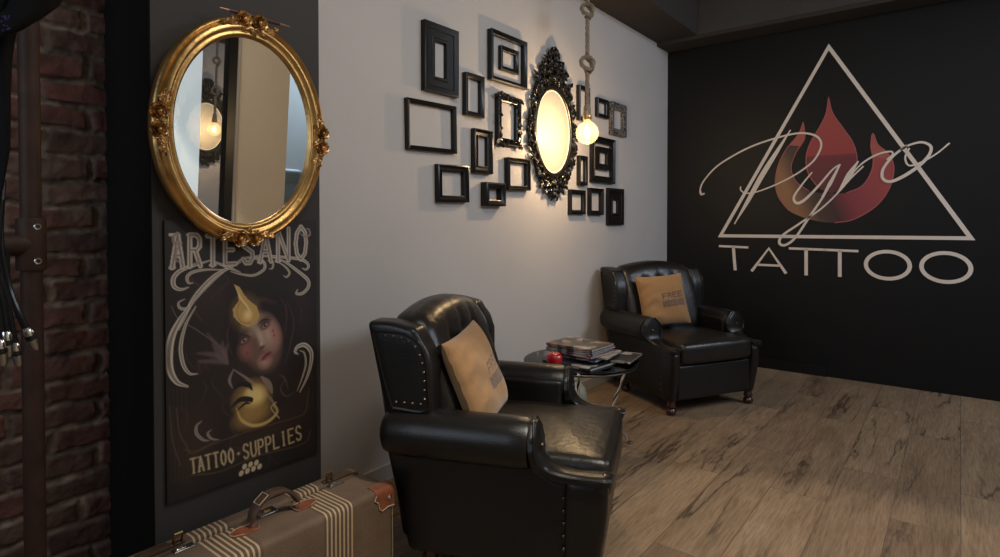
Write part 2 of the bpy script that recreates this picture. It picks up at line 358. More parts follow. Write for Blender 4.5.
# opposite wall behind the camera, with the dark window pane and the opening to the back room
slab('wall_front', (-1.5, -0.78, 0), (1.25, -0.68, 3.2), M['beige'])
slab('wall_front_middle', (1.25, -0.78, 0), (2.18, -0.68, 0.90), M['beige'])
slab('wall_front_upper', (1.25, -0.78, 2.62), (2.18, -0.68, 3.2), M['beige'])
slab('wall_front_right', (2.18, -0.78, 0), (2.62, -0.68, 3.2), M['beige'])
slab('wall_back_room', (-1.5, -3.3, 0), (5.31, -3.2, 3.2), M['bluewhite'])
slab('trim_3', (2.18, -0.685, 0.90), (2.205, -0.66, 2.62), M['skirting'])
w = empty('window_1', (1.72, -0.70, 0.95)); structure(w)
f = MB()
for a, b_ in (((1.25, .90), (1.31, 2.62)), ((2.12, .90), (2.18, 2.62)), ((1.25, .90), (2.18, .97)), ((1.25, 2.55), (2.18, 2.62))):
    f.box(((a[0]+b_[0])/2-1.72, 0.025, (a[1]+b_[1])/2-.95), (b_[0]-a[0], .05, b_[1]-a[1]))
f.build('window_frame', M['frame'], w, smooth=False)
MB().box((1.95-1.72+0.085, 0.005, .81), (.17, .012, 1.60)).build('dark_pane', M['dark_pane'], w, smooth=False)
MB().box((1.63-1.72, 0.005, .81), (.64, .012, 1.60)).build('bright_pane', M['bright_pane'], w, smooth=False)

# brick wall: relief of irregular courses
def brick_wall():
    nx, nz, dx = 190, 430, 0.0052
    X0 = 0.7035-nx*dx; xs = X0+np.arange(nx+1)*dx; zs = np.arange(nz+1)*dx
    XX, ZZ = np.meshgrid(xs, zs); rs = np.random.RandomState(3)
    def fbm(sc, seed, oct_=4):
        r = np.random.RandomState(seed); out_ = np.zeros_like(XX); amp = 1
        for o_ in range(oct_):
            g = r.rand(400, 200); u = XX*sc+50; v_ = ZZ*sc+50; i = np.floor(u).astype(int) % 199; j = np.floor(v_).astype(int) % 399
            fu, fv = u-np.floor(u), v_-np.floor(v_); fu = fu*fu*(3-2*fu); fv = fv*fv*(3-2*fv)
            out_ += amp*((g[j, i]*(1-fu)+g[j, i+1]*fu)*(1-fv)+(g[j+1, i]*(1-fu)+g[j+1, i+1]*fu)*fv-.5); amp *= .5; sc *= 2.1
        return out_
    wob = fbm(9, 1)*0.016; wob2 = fbm(11, 2)*0.018
    ch = 0.0765; zz = ZZ+wob; row = np.floor(zz/ch); fz = zz/ch-row
    bl_ = 0.225; off = (row % 2)*0.5*bl_ + rs.rand(60)[row.astype(int) % 60]*0.05
    xx = XX+wob2+off; colm = np.floor(xx/bl_); fx = xx/bl_-colm
    dz = np.minimum(fz, 1-fz)*ch; dxx = np.minimum(fx, 1-fx)*bl_; d = np.minimum(dz, dxx)
    key = ((row*37+colm*91) % 97).astype(int); rv = rs.rand(97)[key]; rv2 = rs.rand(97)[(key*7) % 97]
    face = np.clip((d-0.0065-fbm(30, 6)*.004)/0.006, 0, 1); face = face*face*(3-2*face)
    h = face*(0.011+0.007*(rv-.5)) + fbm(28, 4)*0.006 + fbm(70, 5)*0.003 + face*(fz-.5)*0.006*(rv2-.3)
    b1 = np.stack([0.060+0.030*rv, 0.027+0.013*rv2, 0.020+0.009*rv2], -1)*(1+fbm(22, 8)[..., None]*0.7)
    mort = np.stack([np.full_like(XX, .17), np.full_like(XX, .125), np.full_like(XX, .095)], -1)*(0.75+fbm(25, 9)[..., None]*0.9)
    stain = np.clip((fbm(6, 11)-.18)*3, 0, .55)*(face > .2)
    colr = mort*(1-face[..., None])+b1*face[..., None]
    colr = colr*(1-stain[..., None])+np.array([.13, .09, .065])*stain[..., None]
    v = [(float(x), float(WY-0.006-hh), float(z)) for x, z, hh in zip(XX.ravel(), ZZ.ravel(), h.ravel())]
    N = nx+1; f = [(j*N+i, j*N+i+1, (j+1)*N+i+1, (j+1)*N+i) for j in range(nz) for i in range(nx)]
    k = len(v)   # solid wall behind the relief
    b_ = MB(); b_.add(v, f); b_.box((-0.4, WY+0.05, 1.6), (2.21, 0.1, 3.2))
    cc = np.vstack([np.clip(colr.reshape(-1, 3), 0.01, 1), np.full((8, 3), .1)])
    o = b_.build('wall_left_brick', mat_attr('old_red_brick', 0.85, bump=0.5, bscale=140), colors=cc, sharp=60); structure(o)
brick_wall()

# ------------------------------------------------------------------ painting on a flat artwork
FONT = {'A': [[(0, 0), (.5, 1), (1, 0)], [(.18, .36), (.82, .36)]], 'R': [[(0, 0), (0, 1), (.65, 1), (.92, .88), (.92, .64), (.65, .52), (0, .52)], [(.5, .52), (1, 0)]],
 'T': [[(0, 1), (1, 1)], [(.5, 1), (.5, 0)]], 'E': [[(1, 1), (0, 1), (0, 0), (1, 0)], [(0, .52), (.75, .52)]],
 'S': [[(.95, .85), (.7, 1), (.3, 1), (.05, .82), (.1, .62), (.5, .5), (.9, .38), (.95, .18), (.7, 0), (.3, 0), (.05, .15)]],
 'N': [[(0, 0), (0, 1), (1, 0), (1, 1)]], 'O': [[(.5, 1), (.12, .82), (0, .5), (.12, .18), (.5, 0), (.88, .18), (1, .5), (.88, .82), (.5, 1)]],
 'U': [[(0, 1), (0, .25), (.25, 0), (.75, 0), (1, .25), (1, 1)]], 'P': [[(0, 0), (0, 1), (.7, 1), (.95, .85), (.95, .62), (.7, .48), (0, .48)]],
 'L': [[(0, 1), (0, 0), (1, 0)]], 'I': [[(.5, 0), (.5, 1)]], 'F': [[(0, 0), (0, 1), (1, 1)], [(0, .52), (.75, .52)]], 'H': [[(0, 0), (0, 1)], [(1, 0), (1, 1)], [(0, .5), (1, .5)]],
 'V': [[(0, 1), (.5, 0), (1, 1)]]}
class Paint:
    def __init__(s, w, h, nx, ny, bg):
        s.w, s.h, s.nx, s.ny = w, h, nx, ny
        s.X, s.Y = np.meshgrid(np.linspace(0, w, nx+1), np.linspace(0, h, ny+1))     # Y down
        s.C = np.ones(s.X.shape+(3,))*np.array(bg)
    def mix(s, a, col): s.C = s.C*(1-a[..., None])+np.array(col)*a[..., None]
    def blob(s, c, rx, ry, ang, col, alpha=1, soft=1.0):
        x, y = s.X-c[0], s.Y-c[1]; ca, sa = math.cos(R(ang)), math.sin(R(ang)); u = (x*ca+y*sa)/rx; v = (-x*sa+y*ca)/ry
        d = np.sqrt(u*u+v*v); s.mix(alpha*np.clip((1-d)/soft, 0, 1), col)
    def stroke(s, P, wd, col, alpha=1, soft=0.0012, taper=False):
        D = np.full(s.X.shape, 9.0); n_ = len(P)-1
        for i in range(n_):
            a, b_ = np.array(P[i][:2]), np.array(P[i+1][:2]); mw = wd*1.5+.006
            x0, x1 = min(a[0], b_[0])-mw, max(a[0], b_[0])+mw; y0, y1 = min(a[1], b_[1])-mw, max(a[1], b_[1])+mw
            i0, i1 = max(0, int(x0/s.w*s.nx)), min(s.nx+1, int(x1/s.w*s.nx)+2); j0, j1 = max(0, int(y0/s.h*s.ny)), min(s.ny+1, int(y1/s.h*s.ny)+2)
            if i1 <= i0 or j1 <= j0: continue
            X_, Y_ = s.X[j0:j1, i0:i1], s.Y[j0:j1, i0:i1]; ab = b_-a; L2 = max(1e-12, ab@ab)
            t = np.clip(((X_-a[0])*ab[0]+(Y_-a[1])*ab[1])/L2, 0, 1); d = np.hypot(X_-a[0]-t*ab[0], Y_-a[1]-t*ab[1])
            k = 1.0
            if taper: tt = (i+t)/n_; k = 0.25+0.75*np.sin(PI*np.clip(tt, 0, 1))
            D[j0:j1, i0:i1] = np.minimum(D[j0:j1, i0:i1], d-wd/2*k)
        s.mix(alpha*np.clip(0.5-D/soft, 0, 1), col)
    def poly(s, P, col, alpha=1):
        P = np.array(P); ins = np.zeros(s.X.shape, bool); j = len(P)-1
        for i in range(len(P)):
            c_ = ((P[i, 1] > s.Y) != (P[j, 1] > s.Y)) & (s.X < (P[j, 0]-P[i, 0])*(s.Y-P[i, 1])/(P[j, 1]-P[i, 1]+1e-12)+P[i, 0]); ins ^= c_; j = i
        s.mix(alpha*ins.astype(float), col)
    def text(s, txt, fn, wd, col, alpha=1, fill=.74, serif=0):
        n_ = len(txt)
        for i, ch in enumerate(txt):
            if ch == '.': s.stroke([fn((i+.49)/n_, .5), fn((i+.51)/n_, .5)], wd*1.5, col, alpha); continue
            for ln in FONT[ch]:
                s.stroke([fn((i+(1-fill)/2+p[0]*fill)/n_, p[1]) for p in ln], wd, col, alpha)
            if serif:
                for yy in (0, 1):
                    if ch in 'ARNHPF': s.stroke([fn((i+.08)/n_, yy), fn((i+.32)/n_, yy)], wd*.6, col, alpha)
                    if ch in 'TI': s.stroke([fn((i+.36)/n_, yy), fn((i+.64)/n_, yy)], wd*.6, col, alpha)
    def mesh(s, mtxf, name, m, parent, back=0.003):
        # front surface from mtxf(u metres, v metres down) -> xyz local
        b_ = MB(); v = [mtxf(float(x), float(y)) for x, y in zip(s.X.ravel(), s.Y.ravel())]; N = s.nx+1
        b_.add(v, [(j*N+i, (j+1)*N+i, (j+1)*N+i+1, j*N+i+1) for j in range(s.ny) for i in range(s.nx)])
        return b_.build(name, m, parent, colors=s.C.reshape(-1, 3), smooth=True)

# ------------------------------------------------------------------ poster on the pier
def poster():
    X0, X1, Z0, Z1 = 0.734, 1.241, 0.423, 1.252; Wd, Hd = X1-X0, Z1-Z0
    p = Paint(Wd, Hd, 250, 408, (0.013, 0.0085, 0.0075))
    def at(px, py): x, z = onY(px, py, 1.81); return (x-X0, Z1-z)
    def cr(ox, oy, sc): return lambda x, y: at(ox+x/sc, oy+y/sc)
    A = cr(160, 215, 5.575); B = cr(230, 215, 5.568); C_ = cr(160, 310, 5.57); D_ = cr(160, 400, 5.067); E_ = cr(150, 210, 1.857)
    # soft background tones of the print
    for (x, y, rx, ry, a_, col, al) in ((.25, .45, .26, .34, 0, (.032, .017, .013), .8), (.12, .22, .1, .1, 0, (.05, .028, .026), .5), (.42, .30, .1, .12, 0, (.05, .028, .026), .5),
                                    (.08, .68, .09, .18, 0, (.050, .028, .013), .6), (.33, .70, .22, .08, -20, (.045, .022, .013), .6), (.45, .6, .07, .2, 10, (.035, .018, .013), .5)):
        p.blob((x, y), rx, ry, a_, col, al, 1.0)
    for k in range(26):
        x = .02+rnd.random()*.47; y = .05+rnd.random()*.75; p.stroke(catmull([(x, y), (x+rnd.uniform(-.04, .04), y+.03), (x+rnd.uniform(-.05, .05), y+.08)], 5), .004, (.10, .06, .045), .35, .004, True)
    # hair and leaves around the head
    for fx, fy, rx, ry, a_ in ((400, 160, 45, 110, 10), (700, 120, 60, 160, -10), (600, -40, 150, 60, 20)):
        q = C_(fx, fy); p.blob(q, rx*.0011, ry*.0011, a_, (.012, .007, .007), .9, .6)
    for P in ([(700, -60), (740, 60), (720, 200), (690, 300)], [(660, -80), (700, 0), (690, 160)], [(390, 60), (370, 150), (400, 260)]):
        p.stroke(catmull([C_(*q) for q in P]), .006, (.10, .045, .04), .5, .004, True)
    for P in ([(260, 330), (235, 290), (215, 300), (220, 350)], [(640, -40), (560, -60), (520, -20)]):
        p.stroke(catmull([C_(*q) for q in P]), .016, (.11, .05, .05), .35, .012, True)
    # face
    fc = C_(562, 175); p.blob(fc, .078, .118, -17, (.16, .080, .060), 1, .35)
    p.blob(C_(600, 130), .05, .08, -17, (.50, .31, .24), .9, .9); p.blob(C_(520, 80), .05, .05, -17, (.40, .30, .21), .8, .9)
    p.blob(C_(580, 285), .032, .032, 0, (.46, .28, .21), .8, .9); p.blob(C_(470, 225), .032, .045, -10, (.27, .10, .08), .85, .9); p.blob(C_(640, 130), .028, .055, -17, (.38, .15, .12), .6, .9)
    p.blob(C_(555, 150), .014, .05, -22, (.47, .35, .28), .9, .9)
    p.blob(C_(460, 125), .035, .020, -15, (.020, .011, .011), .75, .8); p.blob(C_(575, 62), .038, .020, -28, (.020, .011, .011), .75, .8)
    for ex, ey, an in ((465, 168, -25), (582, 85, -30)):
        p.blob(C_(ex, ey), .026, .017, an, (.035, .014, .014), .95, .6); p.blob(C_(ex, ey+2), .014, .008, an, (.30, .16, .14), 1, .4); p.blob(C_(ex, ey+1), .006, .006, an, (.02, .01, .01), 1, .3); p.blob(C_(ex+4, ey-4), .002, .002, 0, (.7, .6, .55), 1, .3)
    p.stroke(catmull([C_(415, 160), C_(450, 135), C_(505, 150)]), .006, (.02, .01, .01), .9, .003, True); p.stroke(catmull([C_(540, 85), C_(570, 55), C_(620, 55)]), .006, (.02, .01, .01), .9, .003, True)
    p.blob(C_(566, 208), .016, .008, -30, (.09, .03, .028), .9, .7); p.blob(C_(560, 188), .008, .008, 0, (.55, .40, .33), .8, .8)
    p.blob(C_(588, 255), .027, .010, -32, (.14, .018, .022), 1, .5); p.blob(C_(592, 266), .018, .008, -32, (.36, .085, .085), .9, .7)
    for q in ((482, 240), (625, 115), (632, 140)): p.blob(C_(*q), .005, .007, 0, (.25, .02, .02), .8, .6)
    # flame on the brow
    tear = [at(*q) for q in ((233, 284), (237, 292), (238, 301), (232, 309), (233, 317), (240, 324), (248, 327), (256, 323), (259, 315), (256, 306), (249, 301), (243, 294), (239, 287))]
    p.blob(at(245, 312), .06, .075, 0, (.42, .27, .10), .45, 1); p.poly(tear, (.50, .31, .10)); p.blob(at(247, 315), .022, .026, 0, (.90, .62, .26), .9, .9)
    p.stroke(catmull([at(235, 287), at(240, 298), at(247, 307), at(250, 316)]), .006, (.80, .60, .32), .8, .004, True); p.stroke(catmull([at(240, 301), at(236, 312), at(241, 322), at(250, 323)]), .003, (.28, .15, .05), .8)
    # collar, hands and the golden ball
    for P, wd in (([(405, 330), (383, 390), (400, 435)], .009), ([(405, 330), (500, 395), (600, 480), (650, 545)], .010), ([(560, 370), (600, 410), (620, 460)], .02)):
        p.stroke(catmull([C_(*q) for q in P]), wd, (.26, .20, .17), .8, .003, True)
    p.blob(C_(510, 490), .078, .072, 0, (.30, .17, .05), .95, .5); p.blob(C_(525, 480), .048, .045, 0, (.78, .55, .20), 1, .6); p.blob(C_(500, 455), .022, .016, 0, (.70, .52, .24), .8, .9)
    p.blob(D_(470, 75), .085, .048, -8, (.38, .22, .06), .8, .7); p.stroke(catmull([D_(385, 45), D_(410, 100), D_(470, 128), D_(540, 110), D_(590, 60), D_(570, 20)]), .010, (.66, .44, .15), .9, .007, True)
    for P, wd in (([(405, 440), (445, 412), (490, 418), (510, 445)], .017), ([(392, 545), (440, 500), (500, 497), (505, 512)], .018), ([(425, 560), (470, 520), (500, 520)], .009)):
        p.stroke(catmull([C_(*q) for q in P]), wd, (.008, .006, .006), 1, .003, True)
    p.stroke(catmull([D_(600, 90), D_(560, 40), D_(585, 10)]), .004, (.5, .4, .25), .7)
    # feather
    for P in ([(375, 290), (340, 230), (260, 130)], [(372, 285), (345, 220), (345, 175)], [(370, 285), (360, 240), (370, 195)], [(372, 292), (300, 250), (205, 240)], [(372, 298), (300, 285), (210, 285)], [(372, 300), (330, 260), (290, 190)]):
        p.stroke(catmull([C_(*q) for q in P]), .014, (.15, .10, .095), .6, .008, True)
    p.stroke(catmull([C_(60, -20), C_(100, 50), C_(200, 110), C_(330, 200)]), .003, (.14, .10, .09), .8)
    # scrolls
    g1, g2 = (.58, .50, .41), (.12, .09, .07)
    SW = [(A, [(280, 252), (180, 283), (110, 310), (72, 352), (76, 398), (112, 415), (155, 403)], .013), (A, [(350, 305), (250, 305), (180, 318), (148, 345), (155, 378), (180, 378)], .009),
          (A, [(446, 262), (380, 295), (300, 340), (220, 420), (170, 490), (130, 575), (100, 640)], .013), (A, [(135, 468), (100, 488), (108, 518), (150, 518), (200, 460), (290, 370), (350, 320)], .008),
          (A, [(280, 252), (370, 290), (446, 320)], .008), (B, [(0, 300), (55, 250), (120, 238), (180, 258), (187, 300), (130, 335), (60, 330), (0, 315)], .009),
          (B, [(60, 240), (180, 228), (330, 238), (400, 250), (433, 280), (420, 303), (398, 297)], .010), (B, [(230, 235), (300, 260), (370, 310), (428, 360), (432, 400), (400, 435), (365, 437), (372, 415)], .012),
          (B, [(205, 253), (235, 262), (232, 295), (214, 300)], .006), (B, [(250, 253), (300, 285), (327, 320), (312, 345), (295, 338)], .007),
          (C_, [(160, -20), (110, 50), (65, 140), (47, 230), (52, 330), (90, 400), (150, 425)], .022), (C_, [(195, -20), (140, 80), (112, 200), (125, 300), (160, 352), (205, 355)], .011),
          (C_, [(765, 245), (748, 232), (765, 202), (805, 195), (838, 235), (835, 305), (812, 380), (775, 455)], .015), (C_, [(775, 225), (800, 240), (808, 300), (790, 370), (760, 450)], .007),
          (D_, [(208, 106), (182, 130), (183, 170), (215, 200), (245, 205)], .009), (D_, [(257, 150), (238, 168), (258, 195), (297, 200)], .007)]
    for fn, P, wd in SW:
        Q = catmull([fn(*q) for q in P], 7); dim = .6 if fn is D_ else 1
        p.stroke(Q, wd, tuple(c_*dim for c_ in g1), .95, .002, True); p.stroke(Q, wd*.42, g2, .8, .002, True)
    for P in ([(690, 385), (668, 440), (700, 480), (745, 455)], [(660, 360), (690, 380), (710, 440)]): p.stroke(catmull([C_(*q) for q in P]), .006, (.08, .06, .055), .8, .003, True)
    for P in ([(80, 40), (95, 160), (130, 230), (160, 270), (290, 212), (500, 140), (690, 85), (735, 50), (750, -60)], [(45, 30), (60, 200), (100, 330)], [(120, 250), (180, 255), (290, 200)], [(150, 380), (300, 360), (500, 280), (720, 220), (760, 150)]):
        p.stroke(catmull([D_(*q) for q in P]), .0035, (.12, .065, .03), .7, .003)
    for k in range(5):
        p.stroke([D_(40+k*22, -60), D_(55+k*20, 420)], .003, (.07, .04, .022), .35, .004)
    # title
    def tl(u, v):
        x = 168+u*141; y0 = 263-(u-.1)*9; hgt = 30+3*math.cos(u*2*PI); return at(x, y0-v*hgt+4)
    p.text('ARTESANO', tl, .0150, (.46, .39, .33), .95, .60, 1); p.text('ARTESANO', tl, .0045, (.12, .09, .075), .8, .60)
    for P in ([(120, 150), (80, 165), (70, 125), (95, 100), (115, 115)], [(120, 160), (85, 200), (85, 250), (110, 265)], [(175, 270), (205, 268), (215, 240)]): p.stroke(catmull([A(*q) for q in P]), .008, (.22, .17, .145), .9, .002, True)
    for P in ([(380, 95), (410, 120), (440, 110), (435, 80), (415, 78)],): p.stroke(catmull([B(*q) for q in P]), .008, (.22, .17, .145), .9, .002, True)
    def bl2(u, v): return D_(150+u*570+v*(-6), 372-u*178+10*math.sin(u*PI)-v*(72-u*4))
    p.text('TATTOO.SUPPLIES', bl2, .0085, (.16, .11, .055), 1, .64, 1); p.text('TATTOO.SUPPLIES', bl2, .0042, (.46, .36, .21), 1, .64, 1)
    for q in ((425, 336), (455, 325), (485, 316), (408, 370), (439, 358), (470, 347), (501, 335)): p.blob(D_(*q), .0088, .0105, 20, (.55, .45, .28), 1, .25)
    # dark worn border of the sheet
    e = np.minimum(np.minimum(p.X, p.w-p.X), np.minimum(p.Y, p.h-p.Y)); p.mix(.75*np.clip(1-e/.012, 0, 1), (.010, .007, .006))
    root = tag(empty('poster', ((X0+X1)/2, PYF, Z0)), 'dark tattoo supplies poster with painted face and flame, under the gold mirror', 'poster')
    MB().box((0, -.004, Hd/2), (Wd, .008, Hd)).build('backing_board', M['black_paint'], root, smooth=False)
    p.mesh(lambda u, v_: (u-Wd/2, -.0095, Hd-v_), 'printed_sheet', mat_attr('printed_paper', 0.6), root)
poster()

# ------------------------------------------------------------------ profile swept round an ellipse or a rectangle (local x right, z up, y = -out of the wall)
def ell_frame(a, b_, prof, N=96, cx=0, cz=0):
    # prof: (inset from the outer edge, height off wall)
    rings = []
    for ins, ht in prof: rings.append([(cx+(a-ins)*math.cos(2*PI*j/N), -ht, cz+(b_-ins)*math.sin(2*PI*j/N)) for j in range(N)])
    return rings
def rect_frame(mb, w_, h_, prof, c=(0, 0)):
    rings = []
    for ins, ht in prof:
        a, b_ = w_/2-ins, h_/2-ins; rings.append([(c[0]-a, -ht, c[1]-b_), (c[0]+a, -ht, c[1]-b_), (c[0]+a, -ht, c[1]+b_), (c[0]-a, -ht, c[1]+b_)])
    mb.loft(rings, cap=False, loop=True)
def spiral(cx, cz, r, turns, a0, sgn=1, k=26, shrink=0.12):
    o = []
    for i in range(k):
        t = i/(k-1); rr = r*(1-(1-shrink)*t); a = a0+sgn*turns*2*PI*t; o.append((cx+rr*math.cos(a), cz+rr*math.sin(a)))
    return o

def rose(mb, c, s, mtx=None):
    # a carved rose: rings of cupped petals round a bud, facing -y
    for ring, (n_, rr, tl, ps) in enumerate(((6, .85, .30, .52), (5, .52, .62, .44), (3, .24, .85, .34))):
        for k in range(n_):
            a = 2*PI*(k+.5*ring)/n_; px, pz = c[0]+s*rr*math.cos(a), c[2]+s*rr*math.sin(a)
            rings = []
            for i in range(5):
                t = i/4; rings.append([(px+s*ps*(math.cos(a)*(t-.5)*1.1 - math.sin(a)*(u)*(1-.35*(2*t-1)**2)), c[1]-s*(tl*(.35+.5*t) - .30*u*u*0+.22*abs(u)), pz+s*ps*(math.sin(a)*(t-.5)*1.1+math.cos(a)*u*(1-.35*(2*t-1)**2))) for u in (-1, -.5, 0, .5, 1)])
            rr2 = rings+[[(q[0], q[1]+.18*s, q[2]) for q in r_] for r_ in rings[::-1]]
            mb.loft(rr2, cap=False, closed=False, mtx=mtx, loop=True)
    mb.ball((c[0], c[1]-.55*s, c[2]), .26*s, 8, mtx=mtx)
def leaf(mb, x, z, ang, L, w_, y0, lift, mtx=None):
    rings = []
    for i in range(7):
        t = i/6; ww = w_*math.sin(PI*min(1, t*1.0+.04))**.8*.5*(1+.18*math.sin(t*18)); cx, cz = x+math.cos(ang)*L*t, z+math.sin(ang)*L*t
        yy = y0-lift*math.sin(PI*t*.9); nx_, nz_ = -math.sin(ang), math.cos(ang)
        rings.append([(cx+nx_*ww, yy, cz+nz_*ww), (cx+nx_*ww*.4, yy-lift*.45, cz+nz_*ww*.4), (cx, yy-lift*.15, cz), (cx-nx_*ww*.4, yy-lift*.45, cz-nz_*ww*.4), (cx-nx_*ww, yy, cz-nz_*ww), (cx, yy+lift*.5, cz)])
    mb.loft(rings, mtx=mtx)

# ------------------------------------------------------------------ gold oval mirror on the pier
def gold_mirror():
    a, b_ = .280, .350
    root = tag(empty('oval_mirror', (0.965, PYF, 1.531)), 'oval mirror in a wide antique gold frame with carved roses, leaning from the charcoal pier', 'mirror')
    root.rotation_euler = (R(2.8), 0, 0); root.location = (0.965, PYF-0.030, 1.531)
    prof = [(0, 0), (0, .018), (.004, .026), (.010, .029), (.015, .024), (.021, .030), (.030, .037), (.037, .035), (.041, .026), (.045, .026), (.050, .031), (.055, .029), (.0585, .020), (.0615, .016), (.0615, 0)]
    mb = MB(); mb.loft(ell_frame(a, b_, prof), cap=False, loop=True); mb.build('frame', M['gold'], root, sharp=70)
    g = MB(); rings = ell_frame(a-.060, b_-.060, [(0, .012), (0, .016)]); g.loft(rings); g.build('mirror_glass', M['mirror'], root, smooth=False)
    # carved ornament groups: top, left, right, bottom
    for nm, ang in (('rose_ornament', 90), ('rose_ornament', 180), ('rose_ornament', 0), ('rose_ornament', 270)):
        o = MB(); t = R(ang); cx, cz = (a-.028)*math.cos(t), (b_-.028)*math.sin(t); tx, tz = -math.sin(t), math.cos(t)
        nxx, nzz = math.cos(t), math.sin(t)
        off = .018 if ang == 90 else .012
        for s_, sz in ((-1, .023), (1, .022)): rose(o, (cx+tx*s_*.025+nxx*off, -.030, cz+tz*s_*.025+nzz*off), sz)
        for s_ in (-1, 1):
            for k in range(5):
                d = .036+.009*k; leaf(o, cx+tx*s_*d+nxx*rnd.uniform(-.010, .008), cz+tz*s_*d+nzz*rnd.uniform(-.010, .008), math.atan2(tz*s_, tx*s_)+rnd.uniform(-.9, .9), .026, .016, -.028, .007)
            P = [(cx+tx*s_*(.03+q*.06)+nxx*(.006*math.sin(q*9)-.008*q*q), -.034, cz+tz*s_*(.03+q*.06)+nzz*(.006*math.sin(q*9)-.008*q*q)) for q in np.linspace(0, 1, 12)]
            o.tube(P, [.004*(1-.6*i/11) for i in range(12)], 6)
            sp_ = spiral(cx+tx*s_*.065, cz+tz*s_*.065, .009, 1.4, ang, s_); o.tube([(q[0], -.034, q[1]) for q in sp_], [.0035*(1-.4*i/25) for i in range(26)], 6)
        for k in range(3): leaf(o, cx+nxx*.002, cz+nzz*.002, rnd.uniform(0, 6), .032, .018, -.028, .008)
        o.build(nm, M['gold_dark'], root, sharp=60)
    # thin carved twig behind the top roses
    P0, P1 = onY(216, 9, 1.77), onY(286, 28, 1.77); p0 = Vector((P0[0]-.965, -.020, P0[1]-1.531)); p1 = Vector((P1[0]-.965, -.020, P1[1]-1.531))
    tw = MB().tube([p0.lerp(p1, t) for t in (.12, .3, .5, .7, .84)], [.005, .0065, .006, .006, .005], 8).build('carved_twig', M['twig'], root)
    MB().tube([p0.lerp(p1, t) for t in (0, .04, .12)], [.0025, .0035, .0045], 8).build('bronze_tip', M['twig_tip'], tw)
    MB().tube([p0.lerp(p1, t) for t in (.84, .94, 1)], [.0045, .0035, .002], 8).build('bronze_tip', M['twig_tip'], tw)
gold_mirror()

# ------------------------------------------------------------------ empty frames on the grey wall
PLAIN = lambda w_, d: [(0, 0), (0, d), (w_*.25, d+.003), (w_*.75, d-.002), (w_, d-.008), (w_, 0)]
WIDE = lambda w_, d: [(0, 0), (0, d), (w_*.08, d+.002), (w_*.35, d-.004), (w_*.40, d-.010), (w_*.78, d-.014), (w_*.84, d-.009), (w_*.95, d-.010), (w_, d-.016), (w_, 0)]
SCOOP = lambda w_, d: [(0, 0), (0, d), (w_*.15, d+.002), (w_*.45, d-.010), (w_*.8, d-.012), (w_*.88, d-.006), (w_, d-.008), (w_, 0)]
FR = [ # px l, t, r, b, width m, depth, profile, tilt deg, kind, label
 (421, 20, 459, 98, .088, .030, WIDE, 0, None, 'large black frame with very wide moulding and narrow opening, top left of the display'),
 (404.5, 97, 457, 154.5, .022, .025, PLAIN, -1.2, None, 'large thin black landscape frame, leftmost of the wall display'),
 (462.4, 72.4, 484.8, 118.5, .026, .030, PLAIN, 0, None, 'thin upright black frame between the wide moulded frame and the double frame'),
 (487.5, 28.9, 527.5, 89.8, .026, .034, PLAIN, 0, None, 'large black frame holding a second small frame inside, left of the ornate oval'),
 (498.4, 45.5, 519, 74.9, .026, .024, PLAIN, 0, None, 'small black frame hung inside the large frame left of the ornate oval'),
 (494.9, 93.5, 521.5, 147.5, .040, .030, SCOOP, 0, 'carved', 'carved glossy black baroque frame just left of the ornate oval'),
 (471, 128.4, 493.2, 174.4, .042, .030, SCOOP, 0, None, 'tall black frame with broad curved moulding below the thin upright frame'),
 (434.8, 163.7, 469.3, 202.8, .036, .030, SCOOP, -1, None, 'nearly square black frame, lowest on the left of the display'),
 (480.9, 182.1, 506, 206.4, .036, .045, PLAIN, 0, None, 'small deep black box frame at the bottom of the left group'),
 (504.5, 157.1, 530.8, 191, .028, .034, SCOOP, -1, None, 'black square frame below the carved baroque frame'),
 (576.4, 85, 590.2, 122.4, .028, .030, PLAIN, 0, None, 'tall black frame partly behind the knotted rope'),
 (595, 97.4, 608.9, 119.5, .030, .026, PLAIN, 0, None, 'small black landscape frame right of the rope, beside the patterned frame'),
 (608.9, 101.4, 626.7, 137.6, .052, .030, PLAIN, 0, 'engraved', 'black frame with silvery engraved scrollwork, rightmost of the upper row'),
 (589.6, 135.3, 615.5, 184.2, .050, .030, SCOOP, 0, None, 'large black frame holding a smaller frame inside, right of the glowing bulb'),
 (595, 146.3, 610.3, 170.7, .044, .026, PLAIN, 0, None, 'small black frame hung inside the large frame right of the bulb'),
 (576.7, 155.5, 587.9, 185.6, .026, .028, PLAIN, 0, None, 'narrow upright black frame under the bulb'),
 (567.8, 189.4, 585.9, 214.4, .030, .026, PLAIN, 0, None, 'small black frame at the left of the bottom row of the right group'),
 (587.3, 187.9, 604, 215, .032, .030, SCOOP, 0, None, 'small black frame in the middle of the bottom row of the right group'),
 (606, 187.9, 624.1, 225, .095, .026, WIDE, 0, None, 'black frame with wide flat moulding and tiny opening, lowest on the right')]
